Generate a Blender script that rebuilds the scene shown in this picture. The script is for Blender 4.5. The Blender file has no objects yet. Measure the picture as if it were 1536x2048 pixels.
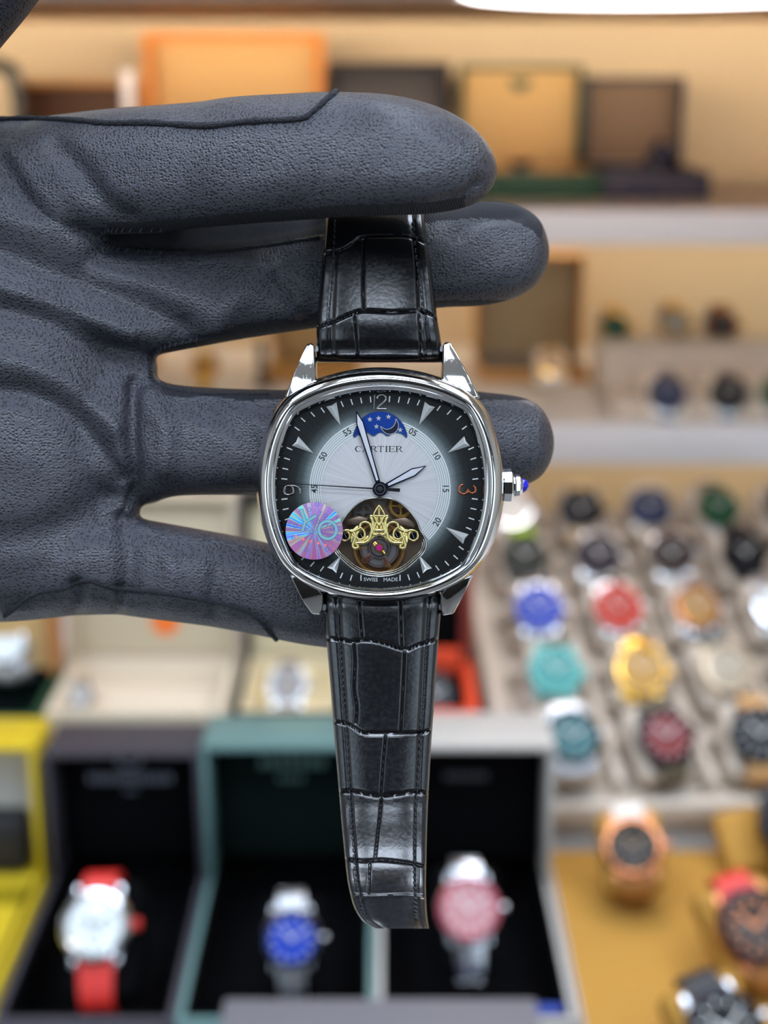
import bpy, bmesh, math, random
import numpy as np
from mathutils import Vector, Matrix
from mathutils.bvhtree import BVHTree

random.seed(4)
np.random.seed(4)
SC = bpy.context.scene
COL = SC.collection

# ------------------------------------------------------------------ camera, world, exposure
FPX = 2609.0                      # focal length in pixels of the 1536 x 2048 frame
PITCH = math.radians(18.5)
CAM_POS = Vector((0, 0, 1.30))
FOCUS = 0.22
cd = bpy.data.cameras.new('camera')
cam = bpy.data.objects.new('camera', cd)
COL.objects.link(cam)
cam.location = CAM_POS
cam.rotation_euler = (math.pi / 2 - PITCH, 0, 0)
cd.sensor_fit = 'VERTICAL'
cd.sensor_height = 36.0
cd.lens = FPX / 2048 * 36.0
cd.clip_start = 0.01
cd.clip_end = 30
cd.dof.use_dof = True
cd.dof.focus_distance = FOCUS
cd.dof.aperture_fstop = 11.0
SC.camera = cam

world = bpy.data.worlds.new('world')
SC.world = world
world.use_nodes = True
_bg = world.node_tree.nodes['Background']
_bg.inputs[0].default_value = (0.70, 0.85, 1.0, 1)
_bg.inputs[1].default_value = 1.7
SC.view_settings.view_transform = 'Standard'
SC.view_settings.look = 'None'
SC.view_settings.gamma = 1.0
SC.view_settings.use_curve_mapping = False
SC.view_settings.exposure = 0.36
SC.cycles.use_denoising = True
SC.cycles.caustics_reflective = False
SC.cycles.caustics_refractive = False
SC.cycles.max_bounces = 8
SC.cycles.sample_clamp_indirect = 6.0

LAMP_STRENGTH = 7.0
PANEL_STRENGTH = 10.0
STRIP_STRENGTH = 5.0
CANOPY_STRENGTH = 185.0

# ------------------------------------------------------------------ mapping from photograph to places
CP, SP = math.cos(PITCH), math.sin(PITCH)


def ray(px, py):
    u, v = (px - 768) / FPX, (1024 - py) / FPX
    return Vector((u, CP + v * SP, -SP + v * CP))


def at(px, py, d):                # d = distance along the lens axis, metres
    return CAM_POS + ray(px, py) * d


def on_y(px, py, y):              # where the sight line meets the upright plane Y = y
    r = ray(px, py)
    return CAM_POS + r * (y / r.y)


def on_z(px, py, z):
    r = ray(px, py)
    return CAM_POS + r * ((z - CAM_POS.z) / r.z)


HELD = Matrix.Translation(CAM_POS) @ cam.rotation_euler.to_matrix().to_4x4() @ Matrix.Translation((0, 0, -FOCUS)) @ Matrix.Scale(0.001, 4)
MM = FOCUS * 1000 / FPX           # millimetres per pixel in the plane of the watch


def L(px, py, z=0.0):             # millimetres in the frame of the held watch
    k = (FOCUS * 1000 - z) / FPX
    return ((px - 768) * k, (1024 - py) * k, z)


# ------------------------------------------------------------------ materials
def lin(c):
    return tuple((x / 255 / 12.92) if x / 255 <= 0.04045 else ((x / 255 + 0.055) / 1.055) ** 2.4 for x in c)


_M = {}


def mat(name, rgb, rough=0.5, metal=0.0, spec=0.5, vary=0.06, vscale=300.0, bump=0.0, bscale=600.0, coat=0.0, emit=0.0):
    if name in _M:
        return _M[name]
    m = bpy.data.materials.new(name)
    m.use_nodes = True
    nt = m.node_tree
    p = nt.nodes['Principled BSDF']
    c = lin(rgb)
    tc = nt.nodes.new('ShaderNodeTexCoord')
    nz = nt.nodes.new('ShaderNodeTexNoise')
    nz.inputs['Scale'].default_value = vscale
    nz.inputs['Detail'].default_value = 4
    nt.links.new(tc.outputs['Object'], nz.inputs['Vector'])
    mx = nt.nodes.new('ShaderNodeMix')
    mx.data_type = 'RGBA'
    mx.inputs[6].default_value = (*[x * (1 - vary) for x in c], 1)
    mx.inputs[7].default_value = (*[min(1, x * (1 + vary)) for x in c], 1)
    nt.links.new(nz.outputs['Fac'], mx.inputs[0])
    nt.links.new(mx.outputs[2], p.inputs['Base Color'])
    p.inputs['Roughness'].default_value = rough
    p.inputs['Metallic'].default_value = metal
    p.inputs['Specular IOR Level'].default_value = spec
    p.inputs['Coat Weight'].default_value = coat
    p.inputs['Coat Roughness'].default_value = 0.1
    if bump:
        n2 = nt.nodes.new('ShaderNodeTexNoise')
        n2.inputs['Scale'].default_value = bscale
        n2.inputs['Detail'].default_value = 3
        nt.links.new(tc.outputs['Object'], n2.inputs['Vector'])
        bp = nt.nodes.new('ShaderNodeBump')
        bp.inputs['Strength'].default_value = bump
        bp.inputs['Distance'].default_value = 0.3 / bscale if bscale > 20 else 0.1
        nt.links.new(n2.outputs['Fac'], bp.inputs['Height'])
        nt.links.new(bp.outputs[0], p.inputs['Normal'])
    if emit:
        p.inputs['Emission Color'].default_value = (*c, 1)
        p.inputs['Emission Strength'].default_value = emit
    _M[name] = m
    return m


def N(nt, kind, **kw):
    n = nt.nodes.new(kind)
    for k, v in kw.items():
        setattr(n, k, v)
    return n


def ramp(nt, stops, src):
    r = nt.nodes.new('ShaderNodeValToRGB')
    e = r.color_ramp.elements
    while len(e) > 1:
        e.remove(e[-1])
    e[0].position, e[0].color = stops[0][0], (*stops[0][1], 1)
    for p, c in stops[1:]:
        x = e.new(p)
        x.color = (*c, 1)
    nt.links.new(src, r.inputs[0])
    return r


def mth(nt, op, a, b=None, c=None):
    n = nt.nodes.new('ShaderNodeMath')
    n.operation = op
    for i, v in enumerate((a, b, c)):
        if v is None:
            continue
        if isinstance(v, (int, float)):
            n.inputs[i].default_value = v
        else:
            nt.links.new(v, n.inputs[i])
    return n.outputs[0]


# ------------------------------------------------------------------ mesh helpers
def spline(pts, n, closed=False):
    P = np.array(pts, float)
    m = len(P)
    out = []
    segs = m if closed else m - 1
    ts = np.linspace(0, segs, n, endpoint=not closed)
    for t in ts:
        i = min(int(t), segs - 1)
        f = t - i
        g = (lambda k: P[k % m]) if closed else (lambda k: P[min(max(k, 0), m - 1)])
        a, b, c, d = g(i - 1), g(i), g(i + 1), g(i + 2)
        out.append(0.5 * (2 * b + (c - a) * f + (2 * a - 5 * b + 4 * c - d) * f * f + (3 * b - 3 * c + d - a) * f ** 3))
    return np.array(out)


class MB:
    """collects shapes in one bmesh and links them as ONE mesh object"""

    def __init__(s):
        s.bm = bmesh.new()

    def box(s, x0, x1, y0, y1, z0, z1, bev=0.0, M=None, seg=2):
        vs = [s.bm.verts.new(p) for p in ((x0, y0, z0), (x1, y0, z0), (x1, y1, z0), (x0, y1, z0), (x0, y0, z1), (x1, y0, z1), (x1, y1, z1), (x0, y1, z1))]
        fs = [s.bm.faces.new([vs[i] for i in f]) for f in ((3, 2, 1, 0), (4, 5, 6, 7), (0, 1, 5, 4), (1, 2, 6, 5), (2, 3, 7, 6), (3, 0, 4, 7))]
        new = vs
        if bev > 0:
            es = list({e for f in fs for e in f.edges})
            r = bmesh.ops.bevel(s.bm, geom=es, offset=bev, segments=seg, affect='EDGES', profile=0.5)
            new = list({v for f in r['faces'] for v in f.verts} | {v for v in vs if v.is_valid})
        if M is not None:
            for v in new:
                v.co = M @ v.co
        return s

    def lathe(s, prof, n=32, M=None, sx=1.0, sy=1.0):
        rings = []
        for r, z in prof:
            if r <= 1e-9:
                p = Vector((0, 0, z))
                rings.append([s.bm.verts.new(M @ p if M else p)])
            else:
                rg = []
                for i in range(n):
                    a = 2 * math.pi * i / n
                    p = Vector((r * math.cos(a) * sx, r * math.sin(a) * sy, z))
                    rg.append(s.bm.verts.new(M @ p if M else p))
                rings.append(rg)
        s._bridge(rings, n)
        return s

    def _bridge(s, rings, n):
        for a, b in zip(rings, rings[1:]):
            if len(a) == 1 and len(b) == 1:
                continue
            for i in range(n):
                j = (i + 1) % n
                if len(a) == 1:
                    s.bm.faces.new((a[0], b[i], b[j]))
                elif len(b) == 1:
                    s.bm.faces.new((a[i], b[0], a[j]))
                else:
                    s.bm.faces.new((a[i], b[i], b[j], a[j]))

    def loops(s, loops, cap0=False, cap1=False):
        rings = [[s.bm.verts.new(p) for p in lp] for lp in loops]
        s._bridge(rings, len(rings[0]))
        if cap0:
            s.bm.faces.new(rings[0])
        if cap1:
            s.bm.faces.new(rings[-1][::-1])
        return s

    def prism(s, poly, z0, z1, M=None, bev=0.0, ztop=None, seg=2):
        a = [s.bm.verts.new((p[0], p[1], z0)) for p in poly]
        b = [s.bm.verts.new((p[0], p[1], (ztop[i] if ztop else z1))) for i, p in enumerate(poly)]
        n = len(poly)
        fs = [s.bm.faces.new(a[::-1]), s.bm.faces.new(b)]
        for i in range(n):
            fs.append(s.bm.faces.new((a[i], a[(i + 1) % n], b[(i + 1) % n], b[i])))
        new = a + b
        if bev:
            es = list({e for f in fs for e in f.edges})
            r = bmesh.ops.bevel(s.bm, geom=es, offset=bev, segments=seg, affect='EDGES', profile=0.5)
            new = list({v for f in r['faces'] for v in f.verts} | {v for v in new if v.is_valid})
        if M is not None:
            for v in new:
                v.co = M @ v.co
        return s

    def tube(s, pts, rad, n=8, closed=False, flat=1.0, up=(0, 0, 1)):
        P = [Vector(p) for p in pts]
        m = len(P)
        R = rad if hasattr(rad, '__len__') else [rad] * m
        U = Vector(up)
        rings = []
        for i in range(m):
            t = (P[(i + 1) % m] - P[i - 1]) if closed else (P[min(i + 1, m - 1)] - P[max(i - 1, 0)])
            t.normalize()
            sd = t.cross(U)
            if sd.length < 1e-4:
                sd = t.cross(Vector((1, 0, 0.3)))
            sd.normalize()
            w = sd.cross(t).normalized()
            rings.append([s.bm.verts.new(P[i] + sd * (R[i] * math.cos(2 * math.pi * k / n)) + w * (R[i] * flat * math.sin(2 * math.pi * k / n))) for k in range(n)])
        if closed:
            rings.append(rings[0])
        s._bridge(rings, n)
        if not closed:
            s.bm.faces.new(rings[0])
            s.bm.faces.new(rings[-1][::-1])
        return s

    def build(s, name, m, parent=None, loc=None, M=None, smooth=30, recalc=True):
        if recalc:
            bmesh.ops.recalc_face_normals(s.bm, faces=s.bm.faces[:])
        me = bpy.data.meshes.new(name)
        s.bm.to_mesh(me)
        s.bm.free()
        return link(name, me, m, parent, loc, M, smooth)


def link(name, me, m, parent=None, loc=None, M=None, smooth=30):
    for x in (m if isinstance(m, (list, tuple)) else [m]):
        if x and x.name not in [q.name for q in me.materials if q]:
            me.materials.append(x)
    if smooth:
        me.polygons.foreach_set('use_smooth', [True] * len(me.polygons))
        me.set_sharp_from_angle(angle=math.radians(smooth))
    o = bpy.data.objects.new(name, me)
    COL.objects.link(o)
    if parent:
        o.parent = parent
    if M is not None:
        o.matrix_local = M
    elif loc is not None:
        o.location = loc
    return o


def tag(o, label=None, cat=None, group=None, kind=None):
    for k, v in (('label', label), ('category', cat), ('group', group), ('kind', kind)):
        if v:
            o[k] = v
    return o


def empty(name, M, label, cat, group=None):
    o = bpy.data.objects.new(name, None)
    COL.objects.link(o)
    o.matrix_world = M
    o.empty_display_size = 0.01
    return tag(o, label, cat, group)


def inst(src, name, parent, M=None, loc=None):
    o = src.copy()
    o.name = name
    COL.objects.link(o)
    o.parent = parent
    if M is not None:
        o.matrix_local = M
    elif loc is not None:
        o.location = loc
    return o


T = Matrix.Translation


def RZ(a):
    return Matrix.Rotation(math.radians(a), 4, 'Z')


def RX(a):
    return Matrix.Rotation(math.radians(a), 4, 'X')


def RY(a):
    return Matrix.Rotation(math.radians(a), 4, 'Y')


# ------------------------------------------------------------------ common materials
steel = mat('polished_steel', (205, 207, 210), 0.07, 1.0, vary=0.02, vscale=0.6)
steel_b = mat('brushed_steel', (190, 192, 195), 0.3, 1.0, vary=0.04, vscale=2)
wall_m = mat('warm_laminate', (206, 186, 152), 0.55, vary=0.05, vscale=6)
white_m = mat('white_laminate', (214, 212, 208), 0.4, vary=0.02, vscale=10)
cream_m = mat('cream_suede', (200, 188, 172), 0.85, vary=0.05, vscale=60, bump=0.2, bscale=900)
cream2_m = mat('pale_cream_suede', (226, 214, 192), 0.85, vary=0.05, vscale=60)
mustard_m = mat('mustard_suede', (172, 127, 49), 0.8, vary=0.05, vscale=40)
black_m = mat('black_velvet', (7, 7, 9), 0.9, spec=0.06, vary=0.1)
blackbox_m = mat('black_box_paper', (60, 57, 65), 0.5, vary=0.05)
green_m = mat('green_box_paper', (96, 128, 126), 0.35, vary=0.04)  # paler, greyer base colour takes in the gloss on the lid
dgreen_m = mat('dark_green_lining', (9, 20, 18), 0.85, spec=0.08, vary=0.1)  # green darkened further for the light blocked inside the lid
racing_m = mat('bottle_green_paper', (20, 70, 44), 0.5, vary=0.05)
offwhite_m = mat('off_white_paper', (174, 171, 165), 0.5, vary=0.02)
yellow_m = mat('yellow_paper', (202, 175, 34), 0.5, vary=0.04)
navy_m = mat('navy_paper', (38, 42, 62), 0.5, vary=0.05)
nearblack_m = mat('near_black_paper', (22, 20, 30), 0.5, vary=0.05)
orange_m = mat('orange_lacquer', (226, 140, 42), 0.4, vary=0.05)
tan_m = mat('tan_lining', (212, 174, 116), 0.8, vary=0.04)
brown_m = mat('dark_brown_wood', (92, 58, 32), 0.5, vary=0.15)
red_m = mat('vermilion_paper', (206, 66, 34), 0.45, vary=0.05)
grey_m = mat('grey_card', (108, 106, 111), 0.55, vary=0.03)
gold_m = mat('yellow_gold', (232, 184, 88), 0.18, 1.0, vary=0.03)
copper_m = mat('rose_gold', (196, 128, 88), 0.25, 1.0, vary=0.03)
blacksteel_m = mat('black_steel', (40, 40, 44), 0.25, 1.0, vary=0.03)
rub_black = mat('black_rubber', (28, 28, 32), 0.5, vary=0.05)
dark_m = mat('charcoal_lacquer', (52, 54, 52), 0.4, vary=0.05)
greybeige_m = mat('grey_beige_lining', (168, 152, 130), 0.8, vary=0.05)

# ------------------------------------------------------------------ the setting
WALL_Y = 1.65


def structure(name, b, m, smooth=30):
    return tag(b.build(name, m, smooth=smooth), kind='structure')


structure('floor', MB().box(-2.2, 2.2, -2.2, WALL_Y, -0.05, 0.0), mat('grey_floor_tile', (120, 116, 112), 0.3, vary=0.05, vscale=3))
structure('ceiling', MB().box(-2.2, 2.2, -2.2, WALL_Y, 2.6, 2.65), mat('white_ceiling', (215, 215, 215), 0.8, vscale=3))
structure('wall_back', MB().box(-2.2, 2.2, WALL_Y, WALL_Y + 0.05, 0.0, 2.6), wall_m)
wf = MB()  # unseen wall: dark middle and side openings shaped for the strap's reflections
wf.box(-0.72, 0.72, -2.25, -2.2, 0.0, 2.6)
wf.box(-2.2, -0.72, -2.25, -2.2, 0.0, 0.9)
wf.box(0.72, 2.2, -2.25, -2.2, 0.0, 0.9)
wf.box(-2.2, -0.72, -2.25, -2.2, 2.3, 2.6)
wf.box(0.72, 2.2, -2.25, -2.2, 2.3, 2.6)
structure('wall_front', wf, mat('unseen_dark_wall', (26, 22, 20), 0.5, vscale=5))
structure('wall_left', MB().box(-2.25, -2.2, -2.2, WALL_Y, 0.0, 2.6), mat('pale_wall', (196, 190, 180), 0.7, vscale=3))
structure('wall_right', MB().box(2.2, 2.25, -2.2, WALL_Y, 0.0, 2.6), mat('pale_wall', (196, 190, 180)))

COUNTER = 0.74
RISER = 0.845
ct = empty('shop_counter', T((0, 1.0, 0)), 'long white shop counter carrying the boxes and trays', 'counter')
MB().box(-1.6, 1.6, -0.62, 0.63, 0.0, COUNTER - 0.02).build('counter_body', white_m, ct)
MB().box(-1.62, 1.62, -0.64, 0.63, COUNTER - 0.02, COUNTER, 0.004).build('countertop', white_m, ct)
rs = empty('counter_riser', T((-0.35, 1.03, COUNTER)), 'low white riser block on the counter behind the front boxes', 'riser')
MB().box(-0.45, 0.418, -0.226, 0.14, 0.0, RISER - COUNTER, 0.003).build('riser_block', white_m, rs)

S1B, S1T = 1.148, 1.180
S2B, S2T = 0.931, 0.972


def shelf(z0, z1, label):
    o = empty('shelf_board', T((0, 1.45, z0)), label, 'shelf')
    MB().box(-1.6, 1.6, -0.19, 0.2, 0.0, z1 - z0).build('board', white_m, o)
    MB().box(-1.6, 1.6, -0.20, -0.19, 0.0, z1 - z0, 0.002).build('edge_strip', mat('satin_edge', (226, 227, 230), 0.35, vary=0.02), o)
    # warm light strip tucked under the board
    p = MB().box(-1.5, 1.5, 0.10, 0.125, -0.008, -0.0005).build('light_strip', mat('warm_strip', (255, 236, 210), emit=STRIP_STRENGTH), o)
    return o


shelf(S1B, S1T, 'upper white shelf with the green and navy boxes on it')
shelf(S2B, S2T, 'lower white shelf just above the slanted watch tray')

CAN_Z = 1.362
cn = empty('cabinet_canopy', T((0, 1.3, CAN_Z)), 'warm brown canopy panel over the top shelf', 'canopy')
MB().box(-1.6, 1.6, -0.55, 0.35, 0.0, 0.03, 0.003).build('canopy_panel', mat('brown_laminate', (206, 164, 124), 0.55, vscale=6), cn)
b = MB()
b.box(-1.52, 1.52, -0.272, -0.266, -0.008, -0.0002)
b.box(-1.52, 1.52, -0.266, -0.249, -0.008, -0.007)
b.build('unseen_baffle', white_m, cn)  # unseen baffle shaped to keep the strip's light off the counter
MB().box(-1.5, 1.5, -0.2655, -0.2645, -0.0065, -0.0008).build('light_strip', mat('canopy_strip', (255, 234, 206), emit=CANOPY_STRENGTH), cn)  # strip added out of view to brighten the upper wall

lp = empty('round_lamp', T((0.168, 0.845, CAN_Z - 0.0005)), 'glowing round white lamp under the canopy at upper right', 'lamp')
MB().lathe([(0, 0), (0.128, 0), (0.130, -0.004), (0.130, -0.014), (0.126, -0.016), (0.124, -0.014), (0, -0.014)], 64).build('lamp_housing', white_m, lp)
MB().lathe([(0, -0.0165), (0.118, -0.0165), (0.123, -0.0145), (0.123, -0.0142), (0, -0.0142)], 64).build('lamp_diffuser', mat('lamp_glow', (255, 250, 252), emit=LAMP_STRENGTH), lp)

PANELS = [(-1.1, -1.35, 'added as fill behind the camera at the left'), (0.0, -1.35, 'added as fill behind the camera in the middle'), (1.1, -1.35, 'added as fill behind the camera at the right'), (-0.75, -0.2, 'over the customer side, left'), (0.0, -0.22, 'over the customer side, middle'), (0.75, -0.2, 'over the customer side, right'), (-0.75, 0.65, 'over the counter, left'), (0.75, 0.65, 'over the counter, right')]  # rear row is added fill for the dial and glove
for x, y, where in PANELS:
    o = empty('ceiling_light', T((x, y, 2.5995)), 'square white ceiling panel light ' + where, 'lamp', 'ceiling panel lights')
    MB().box(-0.31, 0.31, -0.31, 0.31, -0.02, 0.0, 0.004).build('frame', white_m, o)
    MB().box(-0.29, 0.29, -0.29, 0.29, -0.024, -0.0205).build('diffuser', mat('panel_fill_rear' if y < -1 else 'panel_glow', (222, 236, 255), emit=PANEL_STRENGTH * (0.62 if y < -1 else 0.95)), o)


# ------------------------------------------------------------------ display watches, cushions, boxes
def face_frame(pos, elev=40.0, yaw=0.0, roll=0.0):
    """z = dial normal, raised elev degrees above the horizon and turned towards the viewer"""
    return T(pos) @ RZ(yaw) @ RX(90 - elev) @ RZ(roll)


def sweep_band(path, w0, w1, th):
    b = MB()
    P = [Vector((0, y, z)) for y, z in path]
    n = len(P)
    rings = []
    for i, p in enumerate(P):
        t = (P[min(i + 1, n - 1)] - P[max(i - 1, 0)]).normalized()
        nr = Vector((0, -t.z, t.y)) if t.y > 0 else Vector((0, t.z, -t.y))
        w = w0 + (w1 - w0) * i / (n - 1)
        rings.append([p + Vector((-w / 2, 0, 0)), p + Vector((-w / 2, 0, 0)) + nr * th, p + Vector((w / 2, 0, 0)) + nr * th, p + Vector((w / 2, 0, 0))])
    b.loops(rings, True, True)
    return b


UP = [(17, -6.5), (24, -7.5), (28.5, -11), (30.2, -18), (30.2, -27)]
DN = [(-y, z) for y, z in UP]


UPL = [(17, -6.5), (26, -8.0), (33, -10.5), (38.5, -14.5), (41.5, -21), (42, -30)]
DNL = [(-17, -6.5), (-26, -8.0), (-34, -9.5), (-41, -12.5), (-45, -18), (-46.5, -30)]


def cushion(label, M, m, group=None, s=1.0, h=28, long=False):
    o = empty('watch_cushion', M @ Matrix.Scale(0.001 * s, 4), label, 'cushion', group)
    MB().box(-22, 22, -41 if long else -27.6, 27.6, (-11.5 if long else -9.4) - h, -11.5 if long else -9.4, 7, seg=3).build('pad', m, o, smooth=60)
    return o


def watch(label, M, case, bezel, dial, strap, s=1.0, bracelet=None, hands=None, markers=False, group=None, crown=None, strap_low=None, chrono=False, long=False):
    o = empty('display_watch', M @ Matrix.Scale(0.001 * s, 4), label, 'watch', group)
    MB().lathe([(0, -9), (18, -9), (20.6, -7.5), (21, -5), (20.8, -1.8), (19.6, -0.4), (16.5, -0.4)], 40).build('case', case, o)
    MB().lathe([(20.2, -1.1), (20.4, 0.2), (19.2, 1.5), (17.2, 1.7), (16.4, 0.9), (16.3, -0.6)], 40).build('bezel', bezel, o)
    MB().lathe([(0, 0.3), (16.4, 0.3), (16.4, -0.3), (0, -0.3)], 40).build('dial', dial, o)
    MB().lathe([(0, 21), (3, 21), (3.3, 22), (3.3, 24.5), (2.6, 25.4), (0, 25.4)], 14, M=T((0, 0, -4.2)) @ RY(90)).build('crown', crown or case, o)
    hm = hands or mat('white_lacquer', (232, 232, 228), 0.3)
    MB().box(-0.6, 0.6, -2, 10, 0.75, 0.95, M=RZ(40)).build('hour_hand', hm, o)
    MB().box(-0.45, 0.45, -2, 14.5, 1.0, 1.2, M=RZ(-60)).build('minute_hand', hm, o)
    for sx in (-1, 1):
        for sy in (-1, 1):
            MB().prism([(sx * 11.2, sy * 15), (sx * 15.5, sy * 12), (sx * 14.2, sy * 22), (sx * 11.4, sy * 23)], -8, -3.5, bev=0.4).build('lug', case, o)
    if markers:
        src = None
        for k in range(12):
            Mk = RZ(30 * k) @ T((0, 13.6, 0.3))
            if src is None:
                src = MB().box(-0.5, 0.5, -1.6, 1.6, 0.0, 0.35).build('hour_marker', hm, o, M=Mk)
            else:
                inst(src, 'hour_marker', o, Mk)
    if chrono:
        for (x, y) in ((-7, 0), (7, 0), (0, -7.5)):
            MB().lathe([(3.0, 0.3), (3.9, 0.3), (3.9, 0.65), (3.0, 0.65), (3.0, 0.3)], 20, M=T((x, y, 0))).build('subdial', mat('subdial_ring', (112, 104, 98), 0.4), o)
    for path, sgn in ((UP, 1), (DNL if long else DN, -1)):
        sm = strap if sgn > 0 or strap_low is None else strap_low
        if bracelet:
            nl = 10 if long and sgn < 0 else 7
            P = spline([(y, z) for y, z in path], nl + 1)
            for k in range(nl):
                a, c = P[k], P[k + 1]
                ang = math.degrees(math.atan2(c[1] - a[1], c[0] - a[0]))
                ln = math.hypot(*(c - a))
                Mk = T((0, a[0], a[1])) @ RX(ang) @ T((0, 0, 0 if sgn > 0 else -2.6))
                w = 10.5 - 0.3 * k
                b = MB()
                b.box(-w, w, 0.2, ln - 0.2, 0.0, 2.6, 0.5)
                b.box(-w * 0.42, w * 0.42, 0.5, ln + 0.6, 0.4, 3.1, 0.5)
                b.build('link', sm, o, M=Mk)
        else:
            sweep_band([tuple(p) for p in spline(path, 14)], 21, 18, 2.4).build('strap', sm, o, smooth=50)
    return o


def open_box(name, label, x0, x1, yf, yb, z0, zr, lid_h, lid_t, lean, outer, inner, lid_inner=None, rim=None, lid_outer=None, group=None, cat='box', th=0.004):
    lid_inner = lid_inner or inner
    group = group or ('open boxes in the front row' if z0 == COUNTER else 'open boxes on the riser' if z0 == RISER else 'open boxes on the upper shelf' if z0 == S1T else 'open boxes on the lower shelf')
    lid_outer = lid_outer or outer
    xc, yc = (x0 + x1) / 2, (yf + yb) / 2
    w, d, h = (x1 - x0) / 2, (yb - yf) / 2, zr - z0
    o = empty(name, T((xc, yc, z0)), label, cat, group)
    b = MB()
    b.box(-w, w, -d, d, 0, th, 0.0006)
    b.box(-w, w, -d, -d + th, th, h, 0.0008)
    b.box(-w, w, d - th, d, th, h - 0.006, 0.0008)
    b.box(-w, -w + th, -d + th, d - th, th, h, 0.0008)
    b.box(w - th, w, -d + th, d - th, th, h, 0.0008)
    b.build('base', outer, o)
    t2, g = 0.0025, 0.0003
    wi, di = w - th - g, d - th - g
    b = MB()
    b.box(-wi, wi, -di, di, th + g, h * 0.35)
    for bx in ((-wi, wi, -di, -di + t2), (-wi, wi, di - t2, di), (-wi, -wi + t2, -di + t2, di - t2), (wi - t2, wi, -di + t2, di - t2)):
        b.box(*bx, h * 0.35, h - 0.0006)
    b.build('lining', inner, o)
    # lid: hinged along the back rim; its hollow faces the viewer
    ML = T((0, d, h)) @ RX(-lean)
    b = MB()
    b.box(-w, w, -th, 0, 0.001, lid_h, 0.0008)
    b.box(-w, w, -lid_t, -th, lid_h - th, lid_h, 0.0008)
    b.box(-w, -w + th, -lid_t, -th, 0.001, lid_h - th, 0.0008)
    b.box(w - th, w, -lid_t, -th, 0.001, lid_h - th, 0.0008)
    lid = b.build('lid', lid_outer, o, M=ML)
    b = MB()
    b.box(-wi, wi, -lid_t * 0.45, -th - g, 0.0012, lid_h - th - g, 0.001)
    lin_ = b.build('lid_lining', lid_inner, o, M=ML)
    # two brass-less hinge leaves
    for sx in (-0.5, 0.5):
        MB().tube([(sx * w - 0.008, d + 0.0012, h), (sx * w + 0.008, d + 0.0012, h)], 0.0012, 8).build('hinge', steel_b, o)
    o['lid_t'] = lid_t
    return o, lin_, (w, lid_h, lid_t)


def script_line(lining, m, xs, z, hgt, y, name='lettering'):
    """a line of lettering too blurred to read: separate short strokes"""
    b = MB()
    for x0, x1 in xs:
        b.box(x0, x1, y - 0.0004, y, z, z + hgt)
        b.box(x0, x0 + 0.0012, y - 0.0005, y, z, z + hgt * 1.15)
    return b.build(name, m, lining)


# --- front row of open boxes
YF, YH = 0.60, 0.781
# yellow box at far left
yb, yl, (w, lh, lt) = open_box('watch_box', 'yellow open watch box with a bright yellow flap, left edge', -0.335, -0.2235, 0.62, YH, COUNTER, 0.80, 0.092, 0.045, 3, yellow_m, black_m, mat('grey_white_lining', (186, 182, 172), 0.7), group=None)
MB().box(-0.045, 0.045, -0.044, -0.0215, 0.002, 0.042, 0.006).build('pillow', rub_black, yb, M=T((0, (YH - 0.62) / 2, 0.06)))
# inside: yellow shelf and slanted flap
MB().box(-0.0512, 0.0512, 0.035, 0.078, 0.03, 0.0595, 0.001).build('inner_tray', yellow_m, yb)
MB().prism([(-0.05, -0.08), (0.05, -0.08), (0.05, 0.02), (-0.05, 0.02)], 0.0, 0.003, M=T((0, 0, 0.047)) @ RX(4)).build('flap', yellow_m, yb)

bb, bl, (w, lh, lt) = open_box('watch_box', 'black open watch box holding the red strapped watch', -0.2185, -0.1175, YF, YH, COUNTER, 0.80, 0.088, 0.045, 3, blackbox_m, black_m)
emb = mat('grey_print', (104, 108, 122), 0.6)
b = MB()
b.lathe([(0.0055, 0), (0.0085, 0), (0.0085, 0.0006), (0.0055, 0.0006), (0.0055, 0)], 24, M=T((0, -lt * 0.45 - 0.0003, 0.072)) @ RX(90))
b.build('emblem', emb, bl)
script_line(bl, emb, [(-0.028 + 0.0052 * k, -0.028 + 0.0052 * k + 0.0036) for k in range(11)], 0.054, 0.0065, -lt * 0.45)
script_line(bl, emb, [(-0.004 + 0.003 * k, -0.004 + 0.003 * k + 0.0015) for k in range(3)], 0.047, 0.003, -lt * 0.45, 'small_lettering')

gb, gl, (w, lh, lt) = open_box('watch_box', 'teal green open watch box holding the blue dial watch', -0.1165, -0.0055, YF, YH, COUNTER, 0.80, 0.094, 0.048, 3, green_m, black_m, dgreen_m)
em2 = mat('grey_green_print', (84, 112, 106), 0.6)
script_line(gl, em2, [(-0.021 + 0.0064 * k, -0.021 + 0.0064 * k + 0.0045) for k in range(7)], 0.066, 0.007, -lt * 0.45)
script_line(gl, em2, [(-0.009 + 0.0045 * k, -0.009 + 0.0045 * k + 0.003) for k in range(4)], 0.056, 0.004, -lt * 0.45, 'small_lettering')
b = MB()
for k in range(5):
    b.prism([(-0.0012, 0), (0.0012, 0), (0, 0.006)], 0, 0.0005, M=T((0, -lt * 0.45, 0.076)) @ RX(90) @ RZ(-40 + 20 * k))
b.build('emblem', mat('bronze_print', (92, 80, 44), 0.5), gl)

wb, wl, (w, lh, lt) = open_box('watch_box', 'off-white open watch box with black inside holding the pink bezel watch', -0.0045, 0.1085, YF, YH, COUNTER, 0.80, 0.096, 0.052, 3, offwhite_m, black_m)
script_line(wl, mat('dim_print', (70, 70, 76), 0.6), [(-0.012 + 0.0042 * k, -0.012 + 0.0042 * k + 0.003) for k in range(7)], 0.058, 0.005, -lt * 0.45)
MB().box(-0.052, 0.052, -0.088, -0.074, 0.0568, 0.0576).build('ribbon', mat('blue_ribbon', (40, 66, 150), 0.5), wb)

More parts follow.
